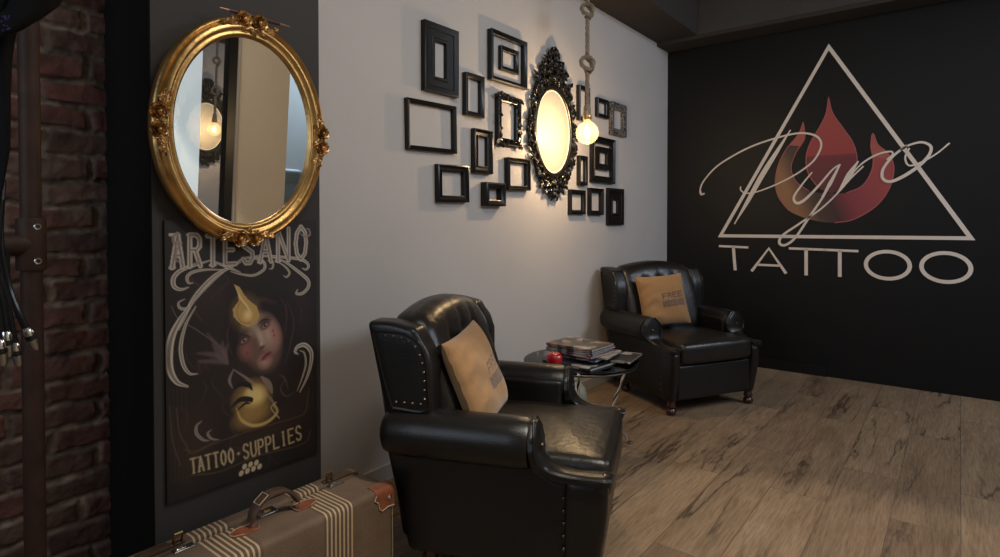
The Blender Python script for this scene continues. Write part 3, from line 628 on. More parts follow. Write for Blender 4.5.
for (x0, y0, x1, y1, wd, dp, prof, tilt, kind, lab) in FR:
    a = onY(x0, y0, WY-.002); c = onY(x1, y1, WY-dp); w_, h_ = c[0]-a[0], a[1]-c[1]; cx, cz = (a[0]+c[0])/2, (a[1]+c[1])/2
    wd = min(wd, .44*w_, .44*h_)
    mb = MB(); rect_frame(mb, w_, h_, prof(wd, dp))
    if kind == 'carved':
        r2 = random.Random(5)
        for side in range(4):
            Ln = w_ if side % 2 == 0 else h_; k = int(Ln/.022)
            for i in range(k+1):
                t = -Ln/2+Ln*i/k; e = (h_ if side % 2 == 0 else w_)/2-wd*.4
                x, z = ((t, -e), (e, t), (t, e), (-e, t))[side]
                leaf(mb, x, z, r2.uniform(0, 6.3), .034, .020, -dp+.010, .010)
                if i % 2 == 0:
                    s_ = spiral(x, z, .014, 1.3, r2.uniform(0, 6), r2.choice((-1, 1)), 16); mb.tube([(q[0], -dp+.002, q[1]) for q in s_], .004, 5)
    o = mb.build('picture_frame', M['engraved'] if kind == 'engraved' else (M['frame'] if prof is not WIDE else M['frame_wood']), sharp=30)
    o.location = (cx, WY, cz); o.rotation_euler = (0, R(tilt), 0); tag(o, lab, 'picture frame', 'black frames on the grey wall')

# ------------------------------------------------------------------ ornate oval with cream panel given an added glow
def ornate():
    CX, CZ, a, b_ = 3.325, 1.848, .207, .278
    root = tag(empty('ornate_oval_mirror', (CX, WY, CZ)), 'tall black baroque oval with openwork carving and a bright cream centre, behind the bulb', 'mirror')
    mb = MB(); prof = [(0, .004), (0, .022), (.006, .030), (.014, .032), (.024, .026), (.030, .030), (.036, .024), (.038, .012), (.038, .004)]
    mb.loft(ell_frame(a+.036, b_+.036, prof), cap=False, loop=True); mb.build('oval_moulding', M['frame'], root, sharp=70)
    MB().loft(ell_frame(a, b_, [(0, .008), (0, .014), (.010, .018)])).build('cream_centre', M['glow_panel'], root, sharp=80)
    MB().loft(ell_frame(a, b_, [(0, .013), (.002, .0195), (.008, .0195), (.009, .013)]), cap=False, loop=True).build('added_glow_bevel', M['glow_rim'], root, sharp=80)
    c = MB(); rr = random.Random(11)
    def curl(x, z, r, turns, a0, sgn, th=.009):
        for s_ in (1, -1):
            P = spiral(x, z, r, turns, a0, sgn); y = -.020-rr.random()*.010
            c.tube([(s_*q[0], y-.008*math.sin(i*.25), q[1]) for i, q in enumerate(P)], [th*(1-.45*i/25) for i in range(26)], 6)
    def lf(x, z, ang, L, w_):
        for s_ in (1, -1): leaf(c, s_*x, z, ang if s_ > 0 else PI-ang, L, w_, -.016, .014)
    # side scrolls around the oval
    for k in range(-7, 8):
        t = k/8*PI*.5; x, z = (a+.060)*math.cos(t), (b_+.056)*math.sin(t)
        ph = math.atan2(z, x); curl(x, z, .030+.006*(k % 2), 1.2, ph+PI, 1 if k % 2 else -1, .008)
        lf(x, z, ph+rr.uniform(-.8, .8), .054, .032); lf((a+.036)*math.cos(t+.08), (b_+.036)*math.sin(t+.08), ph+1.2, .05, .024)
    for k in (-5, -2.5, 0, 2.5, 5):
        t = k/8*PI*.5; curl((a+.078)*math.cos(t), (b_+.072)*math.sin(t), .018, 1.3, 0, 1 if k > 0 else -1, .007)
    # crest: stacked scrolls narrowing to a finial
    for x, z, r, s_ in ((.15, .30, .040, 1), (.19, .26, .032, -1), (.10, .36, .042, -1), (.145, .385, .028, 1), (.05, .40, .044, 1), (.085, .45, .034, -1), (.035, .475, .034, 1), (.05, .515, .022, -1), (.06, .345, .032, 1), (.02, .36, .03, -1), (.20, .325, .022, 1), (.115, .425, .022, 1)):
        curl(x, z, r, 1.5, rr.uniform(0, 6), s_, .010)
        lf(x, z, rr.uniform(.4, 2.4), .055, .03)
    for z in (.33, .37, .41, .45, .49): leaf(c, 0, z, PI/2, .075, .05, -.020, .020)
    rose(c, (0, -.025, .385), .034); c.ball((0, -.022, .530), .020, 8); leaf(c, 0, .50, PI/2, .05, .036, -.018, .012)
    # foot
    for x, z, r, s_ in ((.13, -.315, .034, -1), (.08, -.345, .034, 1), (.165, -.275, .030, 1), (.04, -.375, .032, -1), (.085, -.385, .022, 1), (.03, -.415, .020, 1), (.13, -.355, .020, 1)):
        curl(x, z, r, 1.4, rr.uniform(0, 6), s_, .009); lf(x, z, -rr.uniform(.4, 2.2), .05, .028)
    for z in (-.32, -.36, -.39): leaf(c, 0, z, -PI/2, .06, .05, -.018, .018)
    rose(c, (0, -.025, -.36), .028)
    c.build('carved_openwork', M['frame'], root, sharp=50)
    # web behind the openwork joining the scrolls to the oval
    w_ = MB()
    for s_ in (1, -1):
        for P in ([(.23, .20), (.20, .28), (.14, .34), (.09, .42), (.04, .49), (0, .54)], [(.12, .28), (.08, .35), (.05, .42), (0, .50)], [(.22, -.18), (.18, -.27), (.12, -.33), (.06, -.38), (0, -.43)], [(.10, -.29), (.05, -.34), (0, -.40)], [(.26, -.12), (.275, 0), (.26, .12)]):
            Q = catmull([(s_*q[0], q[1]) for q in P], 6); w_.tube([(float(q[0]), -.012, float(q[1])) for q in Q], .010, 6)
    w_.build('carved_backing', M['frame_wood'], root)
ornate()

# ------------------------------------------------------------------ rope pendant with globe bulb
def pendant():
    root = tag(empty('pendant_lamp', (BULB.x, BULB.y, 2.855)), 'glowing clear globe bulb on a thick jute rope tied in knots', 'lamp')
    d = lambda z: z-2.855-.018
    # path from ceiling with two overhand knots (laid in the image-facing plane)
    e1 = Vector((math.cos(YAW), -math.sin(YAW), 0)); e2 = Vector((math.sin(YAW), math.cos(YAW), 0))
    def knot(zc, s):
        o = []
        for t in np.linspace(0, 1, 34):
            a = t*4*PI; x = s*(math.sin(a*.5)*1.0 - .55*math.sin(a))*1.0; z = s*(1.15-2.3*t) + s*.85*math.sin(a)*1.0; y = s*.62*math.sin(a*.75+.6)
            o.append(e1*x+e2*y+Vector((0, 0, d(zc)+z)))
        return o
    def knot2(zc, s):
        # a loop that hangs to the left then wraps round the rope
        pts = [(0, 1.7, 0), (.15, 1.0, .5), (.7, .3, .55), (.75, -.5, .2), (.1, -.9, -.5), (-.75, -.4, -.3), (-1.0, .5, 0), (-.45, 1.15, .35), (.45, .95, -.1), (.85, .2, -.55), (.75, -.7, -.3), (.35, -1.25, .35), (-.1, -.75, .65), (.0, -1.5, .2), (0, -2.1, 0)]
        Q = catmull(pts, 5); return [e1*float(q[0]*s)+e2*float(q[2]*s)+Vector((0, 0, d(zc)+float(q[1])*s)) for q in Q]
    P = [Vector((0, 0, 0)), Vector((0, 0, -.06))]+knot2(2.600, .036)+[Vector((0, 0, d(2.42)))]+knot2(2.262, .040)+[Vector((0, 0, d(2.08))), Vector((.002, 0, d(2.03))), Vector((0, 0, d(1.98)))]
    # resample and twist three strands
    D = [0]; 
    for i in range(1, len(P)): D.append(D[-1]+(P[i]-P[i-1]).length)
    L = D[-1]; K = int(L/.006); path = []; j = 0
    for i in range(K+1):
        s = L*i/K
        while j < len(D)-2 and D[j+1] < s: j += 1
        path.append(P[j].lerp(P[j+1], (s-D[j])/max(1e-6, D[j+1]-D[j])))
    mb = MB()
    for st in range(3):
        Q = []; up = Vector(e2)
        for i, p in enumerate(path):
            t = (path[min(i+1, K)]-path[max(0, i-1)]).normalized(); a = t.cross(up).normalized(); b_ = a.cross(t).normalized(); up = b_
            ph = i*.32+st*2*PI/3; Q.append(p+a*math.cos(ph)*.0068+b_*math.sin(ph)*.0068)
        mb.tube(Q, .0078, 7)
    mb.build('rope', M['rope'], root)
    MB().lathe([(.022, d(1.925)), (.026, d(1.94)), (.022, d(1.995)), (.014, d(2.005))], 20).build('rope_binding', M['rope'], root)
    MB().lathe([(.004, d(1.94)), (.027, d(1.938)), (.029, d(1.925)), (.026, d(1.912)), (.022, d(1.906)), (.004, d(1.904))], 20).build('lamp_socket', M['brass'], root)
    g = MB(); r = .072; zc = d(BULB.z+.016); prof = [(.017, d(1.908)), (.020, d(1.902))]
    for i in range(4, 25):
        t = PI*i/24; prof.append((max(.001, r*math.sin(t)), zc+r*math.cos(t)))
    g.lathe(prof, 32); g.build('bulb_globe', M['bulb_glass'], root, sharp=180)
    f = MB()
    for k in range(6):
        a = 2*PI*k/6; f.tube([(.007*math.cos(a), .007*math.sin(a), zc+.032), (.017*math.cos(a), .017*math.sin(a), zc+.002), (.012*math.cos(a+.5), .012*math.sin(a+.5), zc-.030)], .0024, 6)
    f.build('filament', M['filament'], root)
    MB().lathe([(.006, zc+.05), (.005, zc+.035), (.002, zc+.030)], 10).build('filament_stem', M['pages'], root)
pendant()

# ------------------------------------------------------------------ wall sign on the black wall
def wall_sign():
    SX = WX-.0005
    root = tag(empty('wall_sign', (SX, 0.81, 0.81)), 'large cream triangle logo with flame, script lettering and block letters on the black wall', 'sign')
    def W_(px, py): y, z = onX(px, py, SX); return (y-.81, z-.81)
    def ribbon(mb, pts, wd, layer, closed=False):
        # pts in (y,z) metres, wd list or number
        P = [Vector((p[0], p[1])) for p in pts]; K = len(P); Lf, Rt = [], []
        for i in range(K):
            if closed: t = P[(i+1) % K]-P[i-1]; t0 = (P[i]-P[i-1]).normalized(); t1 = (P[(i+1) % K]-P[i]).normalized()
            else: t = P[min(K-1, i+1)]-P[max(0, i-1)]; t0 = t1 = None
            t.normalize(); nn = Vector((-t.y, t.x)); w_ = (wd[i] if hasattr(wd, '__len__') else wd)/2
            if closed: w_ /= max(.35, nn.dot(Vector((-t0.y, t0.x))))
            Lf.append(P[i]+nn*w_); Rt.append(P[i]-nn*w_)
        x0, x1 = -layer*.0012, -layer*.0012-.0010
        rings = [[(x0, a.x, a.y), (x1, a.x, a.y), (x1, b_.x, b_.y), (x0, b_.x, b_.y)] for a, b_ in zip(Lf, Rt)]
        mb.loft(rings, cap=not closed, loop=closed)
    # triangle
    tri = [W_(828.8, 47), W_(720.5, 235.8), W_(971, 238.3)]
    mb = MB(); ribbon(mb, tri, .027, 1.2, True); mb.build('triangle_outline', M['ink_cream'], root, smooth=False)
    # block letters as parts
    c3 = lambda x, y: W_(690+x/2.143, 30+y/2.143)
    th = .0235
    def letter(strokes):
        b_ = MB()
        for st in strokes: ribbon(b_, st[0], th*st[1], 1, st[2])
        b_.build('letter', M['ink_cream'], root, smooth=False)
    letter([([c3(62, 463), c3(125, 466)], .8, False), ([c3(93, 465), c3(97, 515)], 1.1, False)])
    letter([([c3(132, 517), c3(169, 468), c3(206, 522)], 1.0, False), ([c3(145, 503), c3(192, 505)], .8, False)])
    letter([([c3(212, 468), c3(290, 471)], .8, False), ([c3(249, 470), c3(249, 526)], 1.1, False)])
    letter([([c3(288, 471), c3(361, 474)], .8, False), ([c3(321, 473), c3(321, 529)], 1.1, False)])
    def oval(cx, cy, rx, ry, sk=0): return [c3(cx+rx*math.cos(2*PI*i/48), cy+sk*math.cos(2*PI*i/48)+ry*math.sin(2*PI*i/48)) for i in range(48)]
    letter([(oval(424, 504, 47, 29, 2), 1.15, True)]); letter([(oval(549, 509, 53, 31, 3), 1.15, True)])
    # flame: outer crescent, centre drop
    def shape(pts, name, m, layer, parent):
        Q = [c3(*p) for p in pts]; b_ = MB(); b_.prism([(-layer*.0009, q[0], q[1]) for q in Q], (-.0008, 0, 0)); return b_.build(name, m, parent, smooth=False)
    def flame_mat(name, stops, axis, lo, hi):
        global n, l
        m = mat(name, (.3, .05, .05), .5); n, l = nt(m); b_ = n['Principled BSDF']; tc = n.new('ShaderNodeTexCoord'); s_ = n.new('ShaderNodeSeparateXYZ'); l.new(tc.outputs['Object'], s_.inputs[0])
        v_ = math_('MULTIPLY', math_('SUBTRACT', (math_('ADD', s_.outputs[1], math_('MULTIPLY', s_.outputs[2], -.45)) if axis == 'd' else s_.outputs[2]), lo), 1/(hi-lo), True)
        l.new(ramp(v_, stops), b_.inputs['Base Color']); return m
    zt = lambda y: W_(829, y)[1]
    # crescent: right side red fading to dark at lower left, left edge tan-orange (printed gradient)
    m1 = flame_mat('crescent_print', [(0, (.36, .060, .062)), (.42, (.24, .032, .045)), (.62, (.045, .014, .016)), (.80, (.07, .035, .025)), (1, (.30, .14, .06))], 'd', W_(895, 200)[0]-.45*W_(895, 200)[1], W_(778, 170)[0]-.45*W_(778, 170)[1])
    m2 = flame_mat('drop_print', [(0, (.10, .016, .022)), (.40, (.17, .020, .028)), (.415, (.34, .040, .040)), (1, (.40, .075, .062))], 'z', zt(193), zt(100))
    m3 = mat('flame_tip_print', (.42, .10, .075), .5); m4 = mat('flame_edge_print', (.40, .10, .10), .5)
    def cat2(P): return [tuple(q) for q in catmull(P, 6)]
    cres = cat2([(243, 197), (232, 224), (207, 255), (190, 288), (183, 325), (190, 358), (212, 387), (250, 405)])[:-1]+cat2([(250, 405), (300, 413), (350, 406), (398, 378), (428, 338), (437, 295), (425, 265), (403, 246), (392, 222)])[:-1] \
        + cat2([(392, 222), (388, 250), (393, 280), (387, 308), (368, 335), (336, 349), (300, 350), (255, 345), (228, 325), (217, 295), (228, 262), (245, 232), (243, 197)])[:-1]
    fl = shape(cres, 'flame_crescent', m1, 1, root)
    shape(cat2([(392, 222), (403, 246), (425, 265), (432, 278)])[:-1]+[(432, 278), (393, 272)]+cat2([(392, 272), (388, 250), (392, 222)])[:-1], 'flame_tip', m3, 2.2, fl)
    shape(cat2([(243, 197), (232, 224), (213, 247)])[:-1]+[(213, 247), (236, 249), (246, 232)], 'flame_tip', m3, 2.2, fl)
    drop = cat2([(297, 143), (306, 178), (328, 210), (350, 243), (358, 278), (350, 312), (326, 340), (303, 350)])[:-1]+cat2([(303, 350), (275, 338), (254, 308), (249, 275), (258, 242), (278, 208), (292, 178), (297, 143)])[:-1]
    shape(drop, 'flame_drop', m2, 3.2, root)
    e = MB()
    for P, w_ in ((cat2([(297, 143), (306, 178), (328, 210), (350, 243), (358, 278), (350, 312)]), .007), (cat2([(297, 143), (292, 178), (278, 208), (258, 242), (249, 275), (254, 308), (275, 338)]), .007),
                  (cat2([(243, 197), (232, 224), (207, 255), (190, 288), (183, 325), (190, 358), (212, 387)]), .006), (cat2([(243, 197), (246, 232), (228, 262), (217, 295), (228, 325), (255, 345)]), .007), (cat2([(310, 413), (350, 406), (398, 378), (428, 338), (437, 295), (425, 265), (403, 246), (392, 222), (388, 250), (393, 280), (387, 308), (368, 335), (336, 349)]), .008)):
        ribbon(e, [c3(*p) for p in P], w_, 3.3)
    e.build('flame_edges', m4, root, smooth=False)
    # script lettering
    c7 = lambda x, y: W_(690+x/3.479, 110+y/3.479); c8 = lambda x, y: W_(820+x/2.93, 110+y/2.93)
    s_ = MB(); lay = [4.0]
    def script(fn, P, w0, w1, w2=None):
        Q = catmull([fn(*p) for p in P], 8); K = len(Q); w2 = w0 if w2 is None else w2
        wd = [w0+(w1-w0)*math.sin(PI*min(1, i/(K-1)*1.0)) if w2 == w0 else ((w0+(w1-w0)*2*i/(K-1)) if i < K/2 else (w1+(w2-w1)*(2*i/(K-1)-1))) for i in range(K)]
        wd = [max(.011, q) for q in wd]; lay[0] += .22
        ribbon(s_, [(float(q[0]), float(q[1])) for q in Q], wd, lay[0])
    script(c7, [(52, 291), (38, 292), (36, 278), (48, 248), (90, 200), (150, 160), (220, 125), (300, 98), (370, 82), (420, 84), (450, 100), (456, 130), (432, 175), (390, 210), (340, 240), (280, 268), (225, 287), (192, 289), (177, 278), (177, 266)], .012, .016, .008)
    script(c7, [(350, 70), (300, 150), (250, 230), (200, 320), (155, 397)], .006, .042, .006)
    script(c7, [(50, 291), (40, 293), (36, 280)], .014, .020)
    script(c3, [(262, 305), (240, 332), (223, 358), (229, 371), (246, 364), (275, 335), (305, 300), (322, 288)], .010, .024, .008)
    script(c3, [(320, 290), (290, 350), (258, 398), (226, 445), (204, 461), (192, 456), (199, 440), (235, 415), (285, 380), (330, 335), (352, 303)], .014, .022, .007)
    script(c3, [(322, 288), (300, 330), (283, 358)], .012, .028, .006)
    script(c3, [(352, 303), (338, 322), (318, 348)], .008, .030, .006)
    script(c3, [(318, 348), (345, 318), (372, 292)], .006, .010)
    script(c8, [(113, 150), (85, 190), (50, 247)], .010, .036, .006)
    script(c8, [(50, 245), (80, 205), (120, 160), (165, 132), (205, 122), (213, 130), (196, 146)], .008, .014, .010)
    script(c8, [(255, 104), (215, 135), (186, 172), (184, 200), (205, 210), (240, 197), (285, 168), (318, 135), (325, 108), (300, 95), (265, 102), (235, 118)], .016, .024, .012)
    script(c8, [(262, 112), (250, 140), (262, 163), (300, 152), (342, 128), (380, 97)], .012, .013, .005)
    s_.build('script_lettering', M['ink_cream'], root, smooth=False)
wall_sign()

# ------------------------------------------------------------------ wing armchair (local x forward, y left, z up)
def armchair():
    root = empty('armchair', (0, 0, 0)); L, LS = M['leather'], M['leather_seat']
    ss = lambda a, b_, x: max(0, min(1, (x-a)/(b_-a)))**2*(3-2*max(0, min(1, (x-a)/(b_-a))))
    # body with raked rear edge
    def dbody(x, y, z):
        k = (z+.18)/.36; x2 = x - (x < 0)*abs(x)/.35*(-.045+.085*k); y2 = y*(1+.02*k); return (x2, y2, z-(z > .05)*.062*ss(.10, .19, x))
    MB().rbox((.350, .338, .185), .02, 6, (-.060, 0, .275), dbody).build('upholstered_base', L, root)
    for s in (1, -1):
        # front post, bulging
        rings = []
        for z, xf, yo in ((.085, .285, .348), (.10, .293, .352), (.16, .305, .358), (.24, .320, .364), (.32, .330, .368), (.38, .332, .368), (.408, .326, .366), (.418, .310, .356)):
            cx, hx = (xf+.19)/2, (xf-.19)/2; cy, hy = s*(yo+.296)/2, (yo-.296)/2
            rings.append([(cx+hx*np.sign(math.cos(t))*abs(math.cos(t))**.55, cy+hy*np.sign(math.sin(t))*abs(math.sin(t))**.55, z) for t in np.linspace(0, 2*PI, 28, endpoint=False)])
        MB().loft(rings).build('front_post', L, root, sharp=50)
        # arm: roll plus inner side
        rings = []
        for x, rr_ in ((-.435, .03), (-.432, .056), (-.42, .073), (-.39, .082), (-.3, .084), (-.1, .084), (.02, .084), (.070, .083), (.083, .078), (.087, .065)):
            rings.append([(x, s*.362+rr_*1.0*math.cos(t), .525+rr_*math.sin(t)) for t in np.linspace(0, 2*PI, 28, endpoint=False)])
        a_ = MB().loft(rings); a_.rbox((.245, .034, .12), .02, 5, (-.165, s*.306, .44)); a_.build('arm_roll', L, root, sharp=50)
        # swept front panel from the scroll down to the post top
        C = catmull([(.091, .600), (.097, .560), (.101, .52), (.108, .48), (.130, .450), (.175, .431), (.235, .424), (.285, .424), (.320, .424), (.340, .420)], 5)
        Wd = np.interp(np.linspace(0, 9, len(C)), range(10), [.055, .135, .165, .145, .098, .074, .066, .074, .078, .05]); rings = []
        for i, q in enumerate(C):
            t = np.array(C[min(i+1, len(C)-1)])-np.array(C[max(0, i-1)]); t /= np.linalg.norm(t)+1e-9; nn = (-t[1], t[0])
            yc = s*(.362-.022*i/len(C)); hw = Wd[i]/2; ring = []
            for u, hgt in ((-1, -.012), (-1, .004), (-.8, .012), (-.4, .015), (0, .016), (.4, .015), (.8, .012), (1, .004), (1, -.012)):
                ring.append((q[0]+nn[0]*hgt, yc+hw*u, q[1]+nn[1]*hgt))
            rings.append(ring)
        pn = MB().loft(rings).build('arm_front_panel', L, root, sharp=60)
        # fillet under the sweep between roll and post
        fl = [(.04, .50), (.088, .50), (.102, .464), (.128, .442), (.175, .426), (.30, .412), (.30, .36), (.08, .36)]
        MB().prism([(q[0], s*.308, q[1]) for q in fl], (0, s*.034, 0)).build('arm_front_fill', L, root, smooth=False, bevel=.008)
        for sd in (-1, 1):
            P = [(r_[4][0]+0*sd, r_[4][1]+sd*Wd[i]/2*.98, (r_[1] if sd < 0 else r_[7])[2]+.004) for i, r_ in enumerate(rings)]
            P = [((r_[1] if sd < 0 else r_[7])[0]+.003, P[i][1], P[i][2]) for i, r_ in enumerate(rings)]
            MB().tube(P, .0045, 6).build('piping', M['piping'], pn)
        # wing
        def dwing(x, y, z):
            k = (z+.16)/.32; xr = x - (1-ss(-.09, .09, x))*.070*k; xr -= ss(-.09, .09, x)*(.01+.058*ss(.6, 1, k)); zz_ = z - .018*ss(-.02, .09, x)*k; return (xr, y+s*.0, zz_)
        wg = MB().rbox((.092, .052, .160), .022, 5, (-.332, s*.345, .745), dwing).build('wing', L, root)
        # border piping and nails on the outer face of the wing
        bd = [(-.392, .612), (-.268, .612), (-.264, .70), (-.272, .79), (-.296, .836), (-.325, .856), (-.36, .870), (-.448, .872), (-.462, .858), (-.436, .75), (-.404, .64)]
        Q = catmull(bd+[bd[0]], 4); y_ = s*.3965
        MB().tube([(float(q[0]), y_, float(q[1])) for q in Q[:-1]], .0055, 6, loop=True).build('piping', M['piping'], wg)
        nl = [(x, .632) for x in (-.380, -.350, -.320, -.290)] + [(-.276, .650), (-.276, .680), (-.277, .710), (-.279, .740), (-.284, .770), (-.294, .798), (-.310, .824), (-.332, .842), (-.360, .852), (-.390, .856), (-.420, .857)]
        for x, z in nl: nail_at(root, (x, s*.3975, z), s)
        for k in range(7): nail_at(root, (.188, s*.3485, .10+k*.042), s)
        nail_at(root, (.119, s*.362, .522), 0, .009); nail_at(root, (.318, s*.340, .438), 2, .008)
        # feet
        for x, yy in ((.262, .325), (-.30, .285)):
            MB().lathe([(.010, 0), (.025, .002), (.033, .014), (.034, .024), (.026, .038), (.020, .044), (.028, .050), (.030, .058), (.026, .068), (.024, .095)], 24, (x, s*yy, 0)).build('foot', M['foot'], root, sharp=50)
    # seat cushion, front rail, back
    def dseat(x, y, z):
        cr = (1-(y/.29)**2)*(1-(x/.31)**2)
        return (x+.012*(1-(y/.29)**2)*(x > 0), y, z+(.022*cr if z > 0 else 0)+.003*math.sin(x*31+y*17)*cr*(z > 0))
    sc = MB().rbox((.295, .296, .068), .038, 14, (.040, 0, .395), dseat).build('seat_cushion', LS, root)
    for z in (.358, .434):
        P = [(.325+.012*(1-(y/.29)**2), y, z) for y in np.linspace(-.275, .275, 13)]; MB().tube(P, .004, 6).build('piping', M['piping'], sc)
    MB().rbox((.03, .305, .11), .018, 5, (.275, 0, .21)).build('front_rail', L, root)
    btn = [(-.13, .80), (0, .80), (.13, .80), (-.065, .70), (.065, .70), (-.13, .62), (.13, .62)]
    def dback(x, y, z):
        zz_ = z+.68; k = (zz_-.42)/.50; cres = (.045*(1-(y/.32)**2)-.028)*ss(.5, 1, k); lean = -.16*k
        xo = x+lean+.018*math.sin(PI*min(1, max(0, k)))
        if x > 0:
            for by, bz in btn:
                d2 = ((y-by)**2+(zz_-bz)**2); xo -= .020*math.exp(-d2/.0009)
            for ya, za, yb, zb in ((-.13, .80, -.13, .95), (0, .80, 0, .95), (.13, .80, .13, .95), (-.13, .8, -.065, .7), (-.065, .7, 0, .8), (0, .8, .065, .7), (.065, .7, .13, .8)):
                t = max(0, min(1, ((y-ya)*(yb-ya)+(zz_-za)*(zb-za))/((yb-ya)**2+(zb-za)**2))); dd = (y-ya-t*(yb-ya))**2+(zz_-za-t*(zb-za))**2; xo -= .005*math.exp(-dd/.00022)
        return (xo, y, z+cres)
    bk = MB().rbox((.075, .318, .250), .060, 26, (-.225, 0, .68), dback).build('back_cushion', LS, root)
    for by, bz in btn:
        k = (bz-.42)/.50; x = -.225+.075-.16*k+.018*math.sin(PI*k)-.016
        MB().ball((x, by, bz), .010, 8, (.6, 1, 1)).build('button', M['leather'], bk)
    def douter(x, y, z): k = (z+.39)/.78; return (x-.115*k, y*(.93+.07*k), z+.02*(1-(y/.35)**2)*max(0, k-.6))
    MB().rbox((.035, .335, .375), .028, 8, (-.365, 0, .49), douter).build('outer_back', L, root)
    return root
_nail = []
def nail_at(parent, loc, s, r=.0062):
    if not _nail:
        m_ = MB(); m_.lathe([(.0062, 0), (.0058, .0015), (.0042, .0032), (.0018, .0042), (.0003, .0044)], 10); o = m_.build('upholstery_nail', M['nail'], parent); _nail.append(o)
    else: o = _nail[0].copy(); COL.objects.link(o); o.parent = parent
    o.location = loc; o.scale = (r/.0062,)*3
    o.rotation_euler = {1: (R(-90), 0, 0), -1: (R(90), 0, 0), 0: (0, R(90), 0), 2: (0, R(5), 0)}[s]
ch1 = armchair(); ch1.location = (1.86, 1.31, 0); ch1.rotation_euler = (0, 0, R(-67.2))
tag(ch1, 'nearest black leather wing armchair with nailed trim, beside the suitcase', 'armchair', 'black wing armchairs')
ch2 = copy_tree(ch1); ch2.location = (4.054, 1.522, 0); ch2.rotation_euler = (0, 0, R(-119.4))
tag(ch2, 'far black leather wing armchair in the corner by the black wall', 'armchair', 'black wing armchairs')

# ------------------------------------------------------------------ cushions
def cushion(seed, seat, label, h=.185):
    p = Paint(2*h, 2*h, 110, 110, (.30, .160, .062)); rs = random.Random(seed)
    for k in range(900):
        x, y = rs.random()*2*h, rs.random()*2*h; f = rs.uniform(.75, 1.2); p.blob((x, y), .012, .009, rs.uniform(0, 180), (.30*f, .160*f, .062*f), .35, 1)
    ink = (.055, .040, .045)
    def f1(u, v): return (.155+u*.175, .185-v*.036-u*.012)
    p.text('FREE', f1, .0085, ink, .85, .72)
    def f2(u, v): return (.158+u*.172, .243-v*.038-u*.010)
    p.poly([f2(-.03, -.15), f2(1.03, -.15), f2(1.03, 1.15), f2(-.03, 1.15)], ink, .8); p.text('SHAVER', f2, .0042, (.24, .14, .075), .8, .68)
    def surf(u, v, side):
        a, b_ = u/h-1, 1-v/h; e = (1-a**4)*(1-b_**4); t = .055*max(0, e)**.55
        nz = .0030*math.sin(a*5+b_*3.4+seed+1.6*math.sin(b_*2.6))*max(0, e)+.0050*math.sin((b_*9+a*3.5+1.2*math.sin(a*4))+seed*2)*max(0, 1-1.1*abs(a+.8))*max(0, e)**.3+.0022*math.sin(b_*17-a*6+2*math.sin(a*3))*max(0, 1-1.4*abs(a+.75))
        return (side*(t+nz*(side > 0)), (a*h*(1-.055*(1-b_*b_))), b_*h*(1-.055*(1-a*a)))
    root = tag(empty('cushion', seat[0]), label, 'cushion', 'tan cushions on the armchairs'); root.rotation_mode = 'XYZ'
    root.matrix_world = Matrix.Translation(seat[0]) @ Matrix.Rotation(seat[1], 4, 'Z') @ Matrix.Rotation(seat[2], 4, 'Y') @ Matrix.Rotation(seat[3], 4, 'X')
    suede = mat_attr('tan_suede', .85, bump=.3, bscale=260, sheen=.3)
    p.mesh(lambda u, v: surf(u, v, 1), 'printed_front', suede, root)
    q = Paint(2*h, 2*h, 40, 40, (.30, .160, .062)); q.mesh(lambda u, v: surf(u, v, -1), 'plain_back', suede, root)
def chair_pt(ch, x, y, z):
    a = ch.rotation_euler.z; return (ch.location.x+x*math.cos(a)-y*math.sin(a), ch.location.y+x*math.sin(a)+y*math.cos(a), z)
cushion(1, (chair_pt(ch1, -.170, -.150, .678), R(-67.2-2), R(-22), R(5)), 'tan printed cushion leaning in the nearest armchair', .176)
cushion(2, (chair_pt(ch2, -.135, -.085, .680), R(-131), R(-17), R(4)), 'tan cushion with stencilled print in the far corner armchair')

# ------------------------------------------------------------------ glass side table and what stands on it
TB = Vector((2.764, 1.61, 0)); TZ = .50
tb = tag(empty('side_table', TB), 'round glass side table with twisted chrome legs between the armchairs', 'table')
MB().lathe([(.29, TZ-.010), (.306, TZ-.009), (.31, TZ-.005), (.306, TZ-.001), (.29, TZ)], 64).build('glass_top', M['table_glass'], tb)
MB().tube([(.296*math.cos(t), .296*math.sin(t), TZ-.016) for t in np.linspace(0, 2*PI, 64, endpoint=False)], .0055, 8, loop=True).build('metal_ring', M['dark_metal'], tb)
def tleg(ang):
    P = catmull([(.285, TZ-.02), (.275, .42), (.245, .33), (.205, .24), (.195, .17), (.225, .10), (.285, .045), (.31, .008)], 7); b_ = MB(); rings = []
    for i, q in enumerate(P):
        a = i*.30; t = np.array(P[min(i+1, len(P)-1)])-np.array(P[max(0, i-1)]); t /= np.linalg.norm(t); nx_, nz_ = -t[1], t[0]; ring = []
        for j in range(8):
            w_ = 2*PI*j/8; u, v_ = .010*math.cos(w_), .0045*math.sin(w_); uu, vv = u*math.cos(a)-v_*math.sin(a), u*math.sin(a)+v_*math.cos(a)
            ring.append((float(q[0])+nx_*uu, vv, float(q[1])+nz_*uu))
        rings.append(ring)
    b_.loft(rings, mtx=Matrix.Rotation(ang, 4, 'Z')); lg = b_.build('twisted_leg', M['chrome'], tb, sharp=80)
    MB().lathe([(.012, 0), (.014, .004), (.012, .012)], 12, (.31*math.cos(ang), .31*math.sin(ang), 0)).build('leg_tip', M['steel'], lg)
    MB().ball((.285*math.cos(ang), .285*math.sin(ang), TZ-.012), .012, 8, (1, 1, .9)).build('leg_bolt', M['chrome'], lg)
for a in (-32, 88, 208): tleg(R(a))
